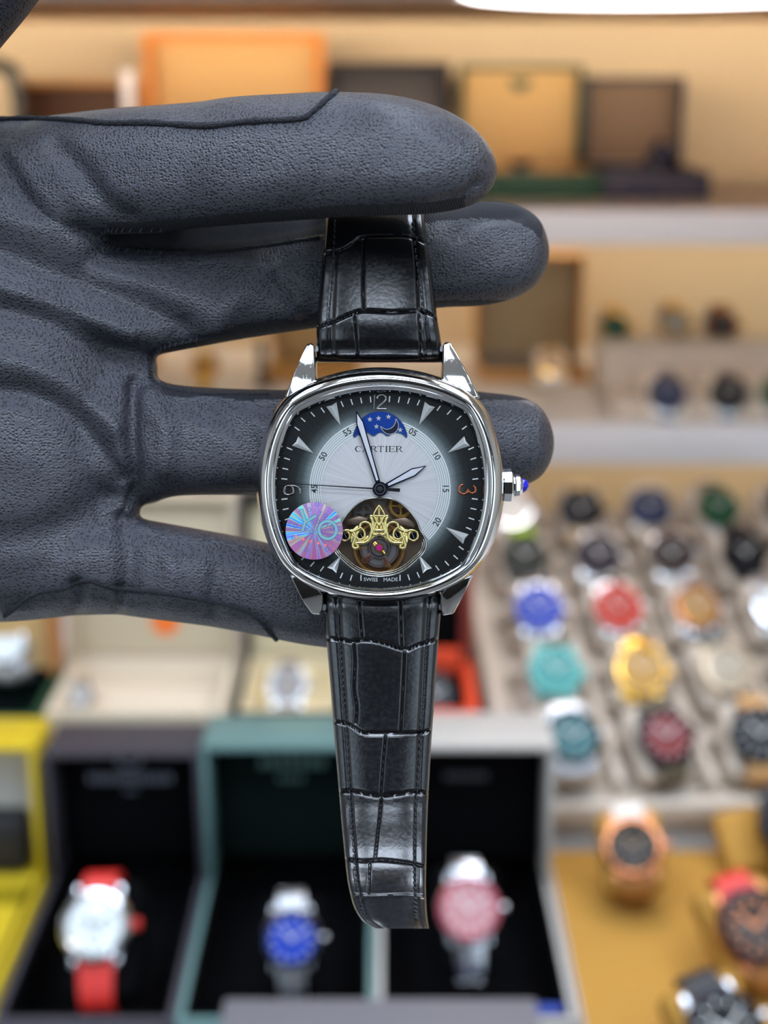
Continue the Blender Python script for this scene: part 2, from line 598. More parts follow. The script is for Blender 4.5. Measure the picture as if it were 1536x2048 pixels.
gk = empty('gift_box', T((-0.002, 0.535, COUNTER)), 'plain grey closed box in front of the green and white boxes', 'box')
MB().box(-0.081, 0.081, -0.04, 0.04, 0.0, 0.066, 0.0015).build('base', grey_m, gk)
MB().box(-0.083, 0.083, -0.042, 0.042, 0.0662, 0.094, 0.0015).build('lid', grey_m, gk)

# watches in the front boxes
red_rubber = mat('red_rubber', (204, 44, 36), 0.45, vary=0.04)
white_dial = mat('white_dial', (226, 232, 230), 0.3)
silver_dial = mat('silver_dial', (176, 176, 172), 0.35, 0.4)


def boxed(label, px, py, d, elev, yaw, roll, cm, cl, *a, ch=30, **k):
    M = face_frame(at(px, py, d), elev, yaw, roll)
    watch(label, M, *a, long=True, group='watches in the front boxes', **k)
    cushion(cl, M, cm, h=ch, s=k.get('s', 1.0), long=True, group='cushions in the front boxes')


boxed('steel watch with white dial on a bright red rubber strap, in the black box', 190, 1850, 0.755, 42, -6, 6, black_m, 'black cushion under the red strapped watch in the black box', steel, steel, white_dial, red_rubber, crown=red_rubber, markers=True, chrono=True, hands=steel)
boxed('steel bracelet watch with a blue dial, in the green box', 583, 1878, 0.755, 32, 3, 0, black_m, 'black cushion under the blue dial watch in the green box', steel, mat('blue_steel_bezel', (52, 60, 84), 0.25, 0.8), mat('royal_blue_dial', (24, 58, 166), 0.4, 0.1, spec=0.15), steel_b, s=0.82, bracelet=True, markers=True)
boxed('steel bracelet watch with pink bezel and rose dial, in the white box', 938, 1818, 0.765, 34, 3, 0, black_m, 'black cushion under the pink bezel watch in the white box', steel, mat('pink_bezel', (176, 84, 100), 0.3, 0.4), mat('rose_dial', (188, 134, 138), 0.4, 0.2, spec=0.2), steel, s=0.90, bracelet=True, markers=True)

# --- boxes on the riser behind
bg, bgl, (w, lh, lt) = open_box('watch_box', 'beige open box with an orange tag inside its lid', -0.234, -0.109, 0.805, 0.905, RISER, 0.885, 0.125, 0.02, 6, mat('beige_paper', (206, 192, 166), 0.6), mat('ivory_lining', (226, 212, 190), 0.7), mat('beige_lining', (198, 184, 156), 0.7))
MB().lathe([(0, 0), (0.0105, 0), (0.0105, 0.0008), (0, 0.0008)], 24, M=T((0.008, -lt * 0.45 - 0.0001, 0.027)) @ RX(90)).build('tag', mat('orange_tag', (240, 120, 44), 0.5), bgl)
M = face_frame(at(152, 1392, 0.945), 55, 0, 0)
watch('small steel watch with pale dial inside the beige box', M, steel, steel, silver_dial, greybeige_m, s=0.6)
cushion('ivory cushion under the small steel watch in the beige box', M, mat('ivory_lining', (0, 0, 0)), s=0.6, h=22)

op, opl, (w, lh, lt) = open_box('watch_box', 'cream open box beside the beige box with a steel watch on view', -0.104, -0.029, 0.805, 0.905, RISER, 0.885, 0.125, 0.02, 6, black_m, mat('pale_lining', (236, 222, 186), 0.7), mat('pale_lining2', (214, 200, 164), 0.7))
M = face_frame(at(575, 1372, 0.945), 45, 0, 0)
watch('steel watch with grey dial inside the cream box', M, steel, steel_b, mat('mid_grey_dial', (120, 112, 108), 0.35), mat('grey_leather', (130, 118, 112), 0.6), s=0.72)
cushion('cream cushion under the steel watch in the cream box', M, mat('pale_lining', (0, 0, 0)), s=0.72, h=24)

rb, rl, (w, lh, lt) = open_box('watch_box', 'vermilion framed open box with black inside, right of the hanging strap', -0.026, 0.066, 0.805, 0.905, RISER, 0.885, 0.125, 0.02, 6, red_m, black_m, th=0.009, lid_outer=mat('shaded_red_paper', (120, 46, 36), 0.5))  # lid's shadow put into its colour as a darker red
MB().box(-0.0365, 0.0365, 0.024, 0.034, 0.030, 0.052, 0.002).build('inner_bar', red_m, rb)
M = face_frame(at(868, 1388, 0.945), 45, 0, 0)
watch('dark watch in the vermilion framed box behind the strap', M, blacksteel_m, blacksteel_m, rub_black, rub_black, s=0.7)
cushion('black cushion under the dark watch in the vermilion box', M, black_m, s=0.7, h=24)

og, ogl, _ = open_box('watch_box', 'dark green open box with a tan lid at the left edge', -0.335, -0.238, 0.80, 0.885, RISER, 0.885, 0.115, 0.03, 6, racing_m, dgreen_m, tan_m, lid_outer=mat('tan_leather', (178, 120, 66), 0.55))
M = face_frame(at(12, 1290, 0.95), 40, 0, 0)
watch('steel watch with white dial in front of the tan lid, left edge', M, steel, steel, white_dial, offwhite_m, s=0.75)
cushion('white cushion under the steel watch at the left edge', M, offwhite_m, s=0.75, h=30)

M = face_frame(at(365, 1020, 1.17), 40, 0, 0)
watch('steel watch with silver dial seen between the ring and little fingers', M, steel, steel, silver_dial, offwhite_m, s=1.0)
cushion('white cushion under the steel watch between the fingers', M, offwhite_m, h=46)
nv = empty('navy_box', T((-0.155, 1.13, RISER)), 'narrow navy box standing between the fingers beside a white box', 'box')
MB().box(-0.012, 0.012, -0.03, 0.03, 0, 0.09, 0.001).build('base', navy_m, nv)
MB().box(-0.0125, 0.0125, -0.031, 0.031, 0.0905, 0.11, 0.001).build('lid', navy_m, nv)
wt = empty('white_box', T((-0.095, 1.13, RISER)), 'closed white box beside the narrow navy box', 'box')
MB().box(-0.045, 0.045, -0.03, 0.03, 0, 0.075, 0.001).build('base', offwhite_m, wt)
MB().box(-0.046, 0.046, -0.031, 0.031, 0.0755, 0.105, 0.001).build('lid', offwhite_m, wt)

# --- slanted cream tray with watches
O = at(1160, 1010, 1.229)
COLP, ROWP = 0.065, 0.091
ex = Vector((1, 0.0, 0)).normalized()
p4 = at(1335, 1475, 0.902)
ey = (O - p4)
ey.normalize()
ROWP = (O - p4).length / 4
yaw_t = math.degrees(math.atan2(-ey.x, ey.y))
slope = math.degrees(math.asin(ey.z))
TR = T(O - Vector((0, 0, 0.047))) @ RZ(yaw_t) @ RX(slope)     # tray frame, origin on its floor under watch (row 0, column 0)
tr = empty('display_tray', TR, 'cream suede slanted tray divided into cells of watches', 'tray')
xa, xb = -1.55 * COLP, 3.55 * COLP
ya, yb_ = -4.06 * ROWP, 0.52 * ROWP
MB().box(xa, xb, ya, yb_, -0.012, 0.0, 0.001).build('tray_floor', cream_m, tr)
for nm, bx in (('rail', (xa - 0.012, xa, ya - 0.010, yb_)), ('rail', (xb, xb + 0.012, ya - 0.010, yb_)), ('front_rail', (xa, xb, ya - 0.010, ya)), ('back_rail', (xa, xb, yb_, yb_ + 0.01))):
    MB().box(*bx, -0.012, 0.006 if nm == 'front_rail' else 0.016, 0.003).build(nm, cream_m, tr)
for i in range(-1, 3):
    x = (i + 0.5) * COLP
    MB().box(x - 0.0035, x + 0.0035, ya, yb_, 0.0, 0.02, 0.0015).build('divider', cream_m, tr)
src = None
for j in range(4):
    for i in range(-1, 4):
        xl = max(xa, (i - 0.5) * COLP + 0.0035)
        Mk = T(((i) * COLP, -(j + 0.5) * ROWP, 0))
        if src is None:
            src = MB().box(-COLP / 2 + 0.0036, COLP / 2 - 0.0036, -0.0035, 0.0035, 0.0, 0.018, 0.0015).build('cross_divider', cream_m, tr, M=Mk)
        else:
            inst(src, 'cross_divider', tr, Mk)
# stand below the tray
st = empty('tray_stand', T((0, 0, 0)), 'white wedge stand under the cream slanted tray', 'stand')
c = [TR @ Vector(p) for p in ((xa, ya, -0.0125), (xb, ya, -0.0125), (xb, yb_, -0.0125), (xa, yb_, -0.0125))]
b = MB()
b.loops([[Vector((p.x, p.y, COUNTER)) for p in c], c], True, True)
b.build('wedge', white_m, st)


def dialc(name, rgb, metal=0.2, rough=0.3):
    return mat('dial_' + name, tuple(0.76 * q for q in rgb), 0.45, metal * 0.5, spec=0.12)


tray = {
    (0, -1): ('steel watch with pale grey dial, back row of the tray beside the crown', steel, steel, silver_dial, cream_m, {}),
    (0, 0): ('black dial watch with a cream gold strap, back row of the tray', blacksteel_m, blacksteel_m, dialc('black', (34, 36, 40)), mat('cream_gold_strap', (224, 196, 150), 0.5), {}),
    (0, 1): ('navy dial watch with a cream strap, back row of the tray', steel_b, mat('navy_bezel', (30, 40, 66), 0.3, 0.4), dialc('navy', (34, 48, 92)), cream2_m, {}),
    (0, 2): ('green dial steel watch, back row of the tray', steel, mat('green_bezel', (30, 84, 58), 0.3, 0.3), dialc('green', (34, 96, 62)), steel_b, dict(bracelet=True)),
    (0, 3): ('black dial steel watch, back row of the tray at the right edge', steel, blacksteel_m, dialc('black', ()), steel_b, {}),
    (1, -1): ('black green watch on a lime green strap beside the case', blacksteel_m, mat('olive_bezel', (44, 50, 38), 0.4), dialc('olive', (38, 44, 34)), mat('lime_strap', (172, 214, 36), 0.5), dict(strap_low=rub_black)),
    (1, 0): ('steel watch with dark plum dial, second row of the tray', steel, blacksteel_m, dialc('plum', (50, 36, 48)), steel, dict(bracelet=True)),
    (1, 1): ('steel watch with dark brown dial, second row of the tray', steel, mat('brown_bezel', (50, 40, 38), 0.3, 0.4), dialc('brown', (58, 44, 42)), steel_b, {}),
    (1, 2): ('all black watch, second row of the tray', blacksteel_m, blacksteel_m, dialc('black', ()), rub_black, {}),
    (1, 3): ('black watch on steel bracelet, second row at the right edge', steel, blacksteel_m, dialc('black', ()), steel_b, dict(bracelet=True)),
    (2, -1): ('steel watch with a cobalt blue dial in the tray', steel, mat('cobalt_bezel', (30, 66, 176), 0.3), dialc('cobalt', (26, 66, 196)), steel, dict(bracelet=True)),
    (2, 0): ('steel watch with a fiery red dial in the tray', steel, mat('red_bezel', (206, 52, 34), 0.3), dialc('red', (214, 56, 30)), steel, dict(bracelet=True)),
    (2, 1): ('steel watch with an ochre gold dial in the tray', steel, copper_m, dialc('ochre', (206, 152, 72)), steel, dict(bracelet=True)),
    (2, 2): ('steel bracelet watch with white dial at the right edge, third row', steel, steel, white_dial, steel, dict(bracelet=True)),
    (3, -1): ('turquoise dial watch on a brown strap in the tray', mat('turquoise_case', (84, 176, 172), 0.3, 0.3), mat('turquoise_bezel', (76, 176, 172), 0.3), dialc('turquoise', (76, 180, 176)), mat('taupe_leather', (110, 94, 78), 0.6), {}),
    (3, 0): ('all gold watch on a gold bracelet in the tray', gold_m, gold_m, dialc('gold', (206, 156, 70), 0.7), gold_m, dict(bracelet=True)),
    (3, 1): ('pale cream watch with a slate grey strap in the tray', mat('pale_gold', (226, 206, 176), 0.3, 0.8), mat('pale_gold', ()), dialc('cream', (222, 206, 180)), mat('slate_strap', (92, 98, 96), 0.6), {}),
    (3, 2): ('steel watch with white dial at the right edge, fourth row', steel, steel, white_dial, cream_m, {}),
    (4, -1): ('steel watch with a teal dial, front row of the tray', steel_b, blacksteel_m, dialc('teal', (66, 128, 134)), steel_b, {}),
    (4, 0): ('dark watch with a crimson dial, front row of the tray', blacksteel_m, blacksteel_m, dialc('crimson', (150, 54, 58)), mat('olive_strap', (92, 82, 62), 0.6), {}),
    (4, 1): ('black watch with a tan strap, front row at the right edge', blacksteel_m, blacksteel_m, dialc('black', ()), mat('tan_strap', (196, 150, 96), 0.6), {}),
}
for (j, i), (lab, cs, bz, dl, sp, kw) in tray.items():
    P = TR @ Vector((i * COLP, -j * ROWP + (0.008 if j == 4 else 0), 0.047))
    M = face_frame(P, 42, random.uniform(-8, 12), random.uniform(-6, 8))
    watch(lab, M, cs, bz, dl, sp, s=0.98, markers=(j > 1), group='watches in the slanted cream tray', **kw)
    cushion('cream cushion under the ' + lab.split(',')[0].replace(' in the tray', ''), M, cream_m, group='cushions in the slanted cream tray', h=26)

# --- mustard tray bottom right
MT = 0.795
mt = empty('display_tray', T((0.30, 0.62, COUNTER)), 'mustard yellow suede tray with three large watches', 'tray')
MB().box(-0.188, 0.16, -0.17, 0.158, 0.0, MT - COUNTER, 0.003).build('tray_body', mustard_m, mt)
for bx in ((-0.19, -0.188, -0.172, 0.158), (0.16, 0.162, -0.172, 0.158)):
    MB().box(*bx, 0.0, MT - COUNTER + 0.004).build('rail', mat('grey_edge', (176, 166, 160), 0.5), mt)
dark_dial = dialc('graphite', (54, 52, 52))


def on_mustard(lab, clab, px, py, d, elev, yaw, roll, *a, ch=24, **k):
    M = face_frame(at(px, py, d), elev, yaw, roll)
    watch(lab, M, *a, markers=True, chrono=True, group='watches on the mustard tray', **k)
    cushion(clab, M, mustard_m, s=k.get('s', 1.0), h=ch, group='cushions on the mustard tray')


on_mustard('rose gold watch with graphite dial and white strap on the mustard tray', 'mustard cushion under the rose gold watch', 1266, 1692, 0.815, 44, -8, 8, copper_m, copper_m, dark_dial, mat('white_rubber', (220, 212, 204), 0.5), strap_low=mat('brown_strap', (150, 96, 40), 0.5), hands=mat('dull_gilt', (150, 122, 76), 0.4), s=0.92)
on_mustard('black bezel watch on a red and brown strap, right edge of the mustard tray', 'mustard cushion under the black bezel watch', 1512, 1852, 0.742, 46, 4, 14, copper_m, blacksteel_m, dialc('bronze_brown', (84, 66, 58)), red_rubber, strap_low=mat('brown_strap', ()), hands=copper_m, s=1.05)
on_mustard('steel watch on a black strap at the bottom edge of the mustard tray', 'mustard cushion under the black strapped watch', 1452, 2058, 0.672, 48, 4, 16, steel, blacksteel_m, dialc('black', ()), rub_black, s=1.0)
ec = face_frame(at(1496, 1672, 0.86), 44, 0, 10)
cushion('mustard cushion in the far right corner of the mustard tray', ec, mustard_m, s=0.75, h=24)
watch('black watch at the far right corner of the mustard tray', face_frame(at(1580, 1650, 0.846), 44, 0, 10), blacksteel_m, blacksteel_m, dark_dial, rub_black, s=0.95)

# --- lower shelf
def cream_riser(x0, x1, y0, y1, h0, h1, label):
    o = empty('display_riser', T(((x0 + x1) / 2, (y0 + y1) / 2, S2T)), label, 'riser')
    w, d = (x1 - x0) / 2, (y1 - y0) / 2
    b = MB()
    P = [(-d, 0.0), (d, 0.0), (d, h1), (0.01, h1), (0.0, h0), (-d + 0.01, h0 * 0.85)]
    Mx = Matrix(((0, 0, 1, 0), (1, 0, 0, 0), (0, 1, 0, 0), (0, 0, 0, 1)))
    b.prism(P, -w, w, M=Mx, bev=0.003)
    b.build('stepped_block', cream_m, o)
    return o


xl_ = on_y(1222, 850, 1.275).x
cream_riser(xl_, xl_ + 0.30, 1.27, 1.42, 0.020, 0.058, 'cream stepped riser on the lower shelf at the right')
lowset = [
    ('steel watch with a midnight blue dial on the cream riser', 1335, 785, 1.30, 30, steel, mat('navy_bezel', ()), dialc('navy', ()), steel, 0.92, True),
    ('steel watch with a black dial on the cream riser', 1458, 785, 1.30, 30, steel, blacksteel_m, dialc('black', ()), steel, 0.92, True),
    ('steel watch with dark green dial on the cream riser, right edge', 1560, 785, 1.30, 30, steel, mat('green_bezel', ()), dialc('green', ()), steel, 0.92, True),
    ('gold watch with green dial on the upper step of the cream riser', 1230, 655, 1.42, 30, gold_m, gold_m, dialc('green', ()), gold_m, 0.9, True),
    ('gold and white watch on the upper step of the cream riser', 1350, 645, 1.42, 30, gold_m, gold_m, dialc('cream', ()), gold_m, 0.9, True),
    ('brown watch on the upper step of the cream riser', 1445, 650, 1.42, 30, mat('brown_bezel', ()), copper_m, dialc('brown', ()), mat('brown_strap', ()), 0.9, False),
]
for lab, px, py, d, el, cs, bz, dl, sp, s, br in lowset:
    M = face_frame(at(px, py, d), el)
    watch(lab, M, cs, bz, dl, sp, s=s, bracelet=br, group='watches on the cream riser')
    cushion('pale cushion under the ' + lab.split(' on the')[0] + ' of the riser', M, cream2_m, s=s, h=26, group='cushions on the cream riser')


def stand(label, x, y, z0, z1, r=0.014):
    o = empty('cushion_stand', T((x, y, z0)), label, 'stand')
    MB().lathe([(0, 0), (0.02, 0), (0.02, 0.003), (r * 0.5, 0.006), (r * 0.5, z1 - z0 - 0.003), (r, z1 - z0), (0, z1 - z0)], 24).build('post', cream_m, o)


open_box('watch_box', 'grey-beige box with orange left edge on the lower shelf', on_y(950, 780, 1.50).x, on_y(1162, 780, 1.50).x, 1.44, 1.55, S2T, S2T + 0.012, 0.118, 0.035, 2, mat('amber_wood', (214, 150, 70), 0.5), greybeige_m, mat('greige_lining', (190, 164, 124), 0.8), lid_outer=mat('amber_wood', ()))
M = face_frame(at(1105, 728, 1.36), 30)
watch('small gold watch on a cream cushion in front of the grey-beige box', M, gold_m, gold_m, dialc('cream', ()), gold_m, s=0.62, bracelet=True, strap_low=steel)
cushion('cream cushion under the small gold watch on the lower shelf', M, cream2_m, s=0.75, h=24)
M = face_frame(at(408, 735, 1.40), 30)
watch('gold watch seen between the middle and ring fingers', M, gold_m, gold_m, dialc('gold', ()), gold_m, s=0.7, bracelet=True)
cushion('cream cushion under the gold watch between the fingers', M, cream2_m, s=0.8, h=30)
open_box('watch_box', 'brown wooden box with cream lining behind the left lug', on_y(545, 760, 1.5).x, on_y(720, 760, 1.5).x, 1.44, 1.55, S2T, S2T + 0.02, 0.13, 0.035, 2, mat('honey_wood', (196, 134, 56), 0.5), tan_m)
rd = empty('display_rod', T(on_y(525, 775, 1.42)), 'thin dark upright rod beside the brown wooden box', 'rod')
rd.location.z = S2T
MB().lathe([(0, 0), (0.012, 0), (0.012, 0.003), (0.005, 0.005), (0.005, 0.052), (0, 0.054)], 16).build('post', dark_m, rd)
open_box('watch_box', 'tan open box at the left end of the lower shelf', -0.42, -0.27, 1.42, 1.55, S2T, S2T + 0.03, 0.12, 0.035, 2, mat('honey_wood', ()), tan_m)

# --- upper shelf
b1, l1, (w, lh, lt) = open_box('watch_box', 'green framed open box with tan lining on the upper shelf', 0.083, 0.219, 1.358, 1.53, S1T, 1.207, 0.102, 0.03, 4, racing_m, tan_m, tan_m)
MB().prism([(0.012 * math.cos(a), 0.012 * math.sin(a)) for a in np.linspace(math.pi, 2 * math.pi, 14)], 0, 0.0008, M=T((0, -lt * 0.45 - 0.0002, 0.088)) @ RX(90)).build('emblem', racing_m, l1)
M = face_frame(at(1042, 318, 1.47), 35)
watch('dark steel watch inside the green framed box on the upper shelf', M, steel_b, blacksteel_m, dialc('plum', ()), steel_b, s=0.62)
cushion('tan cushion inside the green framed box', M, tan_m, s=0.62, h=22)
b2, l2, (w, lh, lt) = open_box('watch_box', 'navy open box with taupe lining on the upper shelf', 0.2215, 0.331, 1.358, 1.53, S1T, 1.207, 0.090, 0.03, 4, navy_m, navy_m, mat('taupe_lining', (120, 100, 82), 0.8))
M = face_frame(at(1333, 305, 1.46), 35, 20)
watch('dark watch with a bright steel case in the navy box', M, steel, blacksteel_m, dialc('navy', ()), rub_black, s=0.85)
cushion('navy cushion inside the navy box', M, navy_m, s=0.85, h=22)
open_box('watch_box', 'black open box behind the index fingertip on the upper shelf', -0.062, 0.072, 1.36, 1.53, S1T, 1.207, 0.105, 0.035, 4, nearblack_m, black_m, nearblack_m)
open_box('watch_box', 'tall orange open box with tan lining on the upper shelf', -0.262, -0.066, 1.36, 1.53, S1T, 1.21, 0.132, 0.035, 4, orange_m, tan_m, tan_m, th=0.008)
open_box('watch_box', 'dark brown open box left of the orange box', -0.405, -0.268, 1.38, 1.53, S1T, 1.20, 0.092, 0.03, 4, brown_m, mat('deep_brown_lining', (70, 44, 26), 0.7), mat('deep_brown_lining', ()), lid_outer=mat('honey_wood', ()))
mr = empty('table_mirror', T((-0.442, 1.46, S1T)), 'round-cornered dark frame at the upper left edge', 'mirror')
b = MB()
b.tube([tuple(p) for p in spline([(-0.05, 0, 0.01), (0.04, 0, 0.01), (0.05, 0, 0.03), (0.05, 0, 0.11), (0.035, 0, 0.13), (-0.05, 0, 0.13)], 30)], 0.008, 8, up=(0, 1, 0))
b.build('frame', dark_m, mr)
MB().box(-0.05, 0.047, 0.001, 0.004, 0.012, 0.126).build('panel', mat('beige_panel', (196, 176, 140), 0.4), mr)
ws = empty('highlight_strip', T((-0.2525, 1.352, S1T)), 'thin white strip standing in for the highlight on the orange box edge', 'tag')
MB().box(-0.006, 0.006, -0.002, 0.002, 0.0, 0.125, 0.001, seg=2).build('highlight_face', mat('highlight_white', (236, 232, 236), 0.5), ws)  # bright highlight on the box edge, made as a solid white strip

# ------------------------------------------------------------------ the gloved hand
def glove_material():
    m = bpy.data.materials.new('glove_leather')
    m.use_nodes = True
    nt = m.node_tree
    p = nt.nodes['Principled BSDF']
    tc = N(nt, 'ShaderNodeTexCoord')
    nz = N(nt, 'ShaderNodeTexNoise')
    nz.inputs['Scale'].default_value = 0.12
    nt.links.new(tc.outputs['Object'], nz.inputs['Vector'])
    warp = N(nt, 'ShaderNodeMix', data_type='VECTOR')
    warp.inputs[0].default_value = 0.06
    nt.links.new(tc.outputs['Object'], warp.inputs[4])
    nt.links.new(nz.outputs['Color'], warp.inputs[5])
    vo = N(nt, 'ShaderNodeTexVoronoi')
    vo.inputs['Scale'].default_value = 1.6
    vo.inputs['Randomness'].default_value = 0.75
    fl = N(nt, 'ShaderNodeMapping')
    fl.inputs['Scale'].default_value = (1.0, 1.25, 0.7)
    nt.links.new(warp.outputs[1], fl.inputs['Vector'])
    nt.links.new(fl.outputs[0], vo.inputs['Vector'])
    pit = ramp(nt, [(0.0, (0, 0, 0)), (0.25, (0.08, 0.08, 0.08)), (0.44, (1, 1, 1))], vo.outputs['Distance'])
    mx = N(nt, 'ShaderNodeMix', data_type='RGBA')
    mx.inputs[6].default_value = (*lin((12, 13, 17)), 1)
    mx.inputs[7].default_value = (*lin((57, 58, 67)), 1)
    nt.links.new(pit.outputs[0], mx.inputs[0])
    nt.links.new(mx.outputs[2], p.inputs['Base Color'])
    p.inputs['Roughness'].default_value = 0.38
    p.inputs['Specular IOR Level'].default_value = 0.6
    n2 = N(nt, 'ShaderNodeTexNoise')
    n2.inputs['Scale'].default_value = 3.0
    n2.inputs['Detail'].default_value = 4
    nt.links.new(tc.outputs['Object'], n2.inputs['Vector'])
    hsum = mth(nt, 'MULTIPLY_ADD', n2.outputs['Fac'], 0.25, pit.outputs[0])
    bp = N(nt, 'ShaderNodeBump')
    bp.inputs['Strength'].default_value = 0.32
    bp.inputs['Distance'].default_value = 0.06
    nt.links.new(hsum, bp.inputs['Height'])
    nt.links.new(bp.outputs[0], p.inputs['Normal'])
    return m


def fabric_material():
    m = bpy.data.materials.new('glove_knit')
    m.use_nodes = True
    nt = m.node_tree
    p = nt.nodes['Principled BSDF']
    tc = N(nt, 'ShaderNodeTexCoord')
    mp = N(nt, 'ShaderNodeMapping')
    mp.inputs['Rotation'].default_value = (0, 0, math.radians(-35))
    nt.links.new(tc.outputs['Object'], mp.inputs['Vector'])
    wv = N(nt, 'ShaderNodeTexWave')
    wv.inputs['Scale'].default_value = 0.8
    wv.inputs['Distortion'].default_value = 0.6
    nt.links.new(mp.outputs[0], wv.inputs['Vector'])
    mx = N(nt, 'ShaderNodeMix', data_type='RGBA')
    mx.inputs[6].default_value = (*lin((20, 21, 27)), 1)
    mx.inputs[7].default_value = (*lin((50, 51, 60)), 1)
    nt.links.new(wv.outputs['Fac'], mx.inputs[0])
    nt.links.new(mx.outputs[2], p.inputs['Base Color'])
    p.inputs['Roughness'].default_value = 0.75
    bp = N(nt, 'ShaderNodeBump')
    bp.inputs['Strength'].default_value = 0.6
    bp.inputs['Distance'].default_value = 0.12
    nt.links.new(wv.outputs['Fac'], bp.inputs['Height'])
    nt.links.new(bp.outputs[0], p.inputs['Normal'])
    return m


GL, FAB = glove_material(), fabric_material()


def finger(bm, secs, n=26, e=2.4, step=14):
    """sections (px, top, bottom, z, half thickness in mm) -> closed swept body"""
    S = spline(secs, max(8, int(abs(secs[-1][0] - secs[0][0]) / step)))
    rings = []
    for px, t, bt, z, ht in S:
        ring = []
        for k in range(n):
            a = 2 * math.pi * k / n
            ca, sa = math.cos(a), math.sin(a)
            yy = math.copysign(abs(sa) ** (2 / e), sa)
            zz = math.copysign(abs(ca) ** (2 / e), ca)
            zc = z + zz * ht
            py = (t + bt) / 2 - yy * (bt - t) / 2
            ring.append(bm.verts.new(L(px, py, zc)))
        rings.append(ring)
    for a, c in zip(rings, rings[1:]):
        for i in range(n):
            j = (i + 1) % n
            bm.faces.new((a[i], c[i], c[j], a[j]))
    bm.faces.new(rings[0][::-1])
    bm.faces.new(rings[-1])


INDEX = [(-90, 290, 430, -22, 7), (60, 238, 468, -19.5, 11.6), (150, 224, 472, -17, 12.2), (300, 210, 466, -12, 11.5), (450, 195, 452, -6, 10.8), (600, 184, 441, -1, 10.5), (700, 184, 434, 2, 10.4), (790, 190, 431, 4, 10.2), (860, 206, 428, 5, 9.6), (920, 234, 418, 5, 8.4), (960, 268, 402, 4.5, 6.8), (985, 303, 375, 4, 4.4), (995, 332, 346, 4, 1.2)]
MIDDLE = [(-60, 500, 700, -22, 8), (60, 474, 728, -21, 11), (150, 478, 722, -20.5, 11.5), (220, 488, 718, -20, 10.8), (290, 493, 714, -20, 10.2), (400, 488, 694, -20, 10), (500, 474, 676, -20, 10), (600, 456, 661, -20, 10), (700, 436, 646, -20, 9.8), (800, 420, 630, -20, 9.6), (880, 408, 616, -20, 9.4), (960, 402, 612, -20, 9), (1020, 406, 600, -20, 8.2), (1060, 422, 580, -20, 6.8), (1085, 448, 552, -20, 4.8), (1099, 490, 520, -20, 1.4)]
RING = [(-60, 730, 980, -22, 8), (60, 704, 1008, -21, 11), (200, 716, 1018, -21, 11.5), (260, 734, 1014, -20.6, 10.8), (310, 756, 1004, -20.3, 10.4), (360, 770, 992, -20.2, 10), (500, 778, 990, -20.2, 10), (700, 780, 986, -20.2, 9.9), (900, 780, 982, -20.2, 9.6), (980, 785, 979, -20.2, 9.2), (1040, 793, 973, -20.2, 8.2), (1078, 810, 957, -20.2, 6.6), (1099, 842, 928, -20.2, 4), (1108, 872, 898, -20.2, 1.2)]
PINKY = [(-60, 1020, 1200, -22, 8), (60, 994, 1236, -21, 10.5), (150, 1012, 1232, -21, 11), (230, 1026, 1230, -21, 10.4), (300, 1040, 1238, -21, 9.8), (400, 1058, 1251, -21, 9.2), (500, 1077, 1268, -21, 9), (600, 1102, 1288, -21, 8.8), (690, 1132, 1298, -21, 8.4), (760, 1162, 1292, -21, 7), (800, 1190, 1276, -21, 4.8), (822, 1222, 1248, -21, 1.4)]
PALM = [(-900, 470, 1010, -34, 27), (-700, 450, 1020, -32, 25), (-520, 420, 1060, -30, 23), (-330, 345, 1170, -27, 21), (-160, 270, 1235, -24, 18), (-40, 238, 1247, -22, 16.5), (60, 232, 1243, -21, 14.5), (140, 234, 1232, -21, 12.5), (190, 262, 1212, -21.5, 10.5), (225, 330, 1170, -22, 8.5), (255, 420, 1110, -22, 6)]
WEB1 = [(150, 430, 520, -22, 8), (200, 432, 522, -23, 7), (400, 430, 522, -23, 6), (560, 420, 512, -23, 6), (700, 410, 480, -23, 5), (760, 410, 440, -23, 2)]
WEB2 = [(180, 660, 800, -21, 9), (260, 676, 795, -21, 8.2), (296, 700, 778, -21, 7.2), (310, 716, 758, -21, 4.5), (316, 730, 744, -21, 1.2)]
WEB3 = [(150, 960, 1070, -21, 9), (230, 975, 1060, -21, 8), (262, 985, 1044, -21, 7), (274, 1000, 1036, -21, 4), (280, 1012, 1026, -21, 1.2)]
WEB4 = [(230, 960, 1012, -23, 7), (300, 965, 1008, -23, 6.5), (330, 970, 996, -23, 5), (360, 972, 986, -23, 2)]
bm = bmesh.new()
for s, e in ((INDEX, 2.5), (MIDDLE, 2.5), (RING, 2.6), (PINKY, 2.5), (PALM, 2.8), (WEB1, 2.2), (WEB2, 2.2), (WEB3, 2.2), (WEB4, 2.2)):
    finger(bm, s, e=e)
# thumb: rises from the heel of the palm past the upper left corner
TH = spline([(-420, 520, -20, 15), (-330, 300, -10, 14.5), (-235, 150, -3, 13), (-145, 52, 0, 11), (-25, -78, 3, 10), (35, -150, 4, 8.5), (75, -195, 4, 5), (92, -214, 4, 1.2)], 40)
pts = [L(a, b_, c_) for a, b_, c_, r in TH]
_t = MB()
_t.bm.free()
_t.bm = bm
_t.tube(pts, [r for *_, r in TH], 22)
bmesh.ops.recalc_face_normals(bm, faces=bm.faces[:])
me0 = bpy.data.meshes.new('glove_raw')
bm.to_mesh(me0)
bm.free()
raw = bpy.data.objects.new('glove_raw', me0)
COL.objects.link(raw)
md = raw.modifiers.new('remesh', 'REMESH')
md.mode = 'VOXEL'
md.voxel_size = 0.6
dg = bpy.context.evaluated_depsgraph_get()
me = bpy.data.meshes.new_from_object(raw.evaluated_get(dg))
bpy.data.objects.remove(raw)
me.name = 'gloved_hand'
nv_ = len(me.vertices)
co = np.empty(nv_ * 3)
me.vertices.foreach_get('co', co)
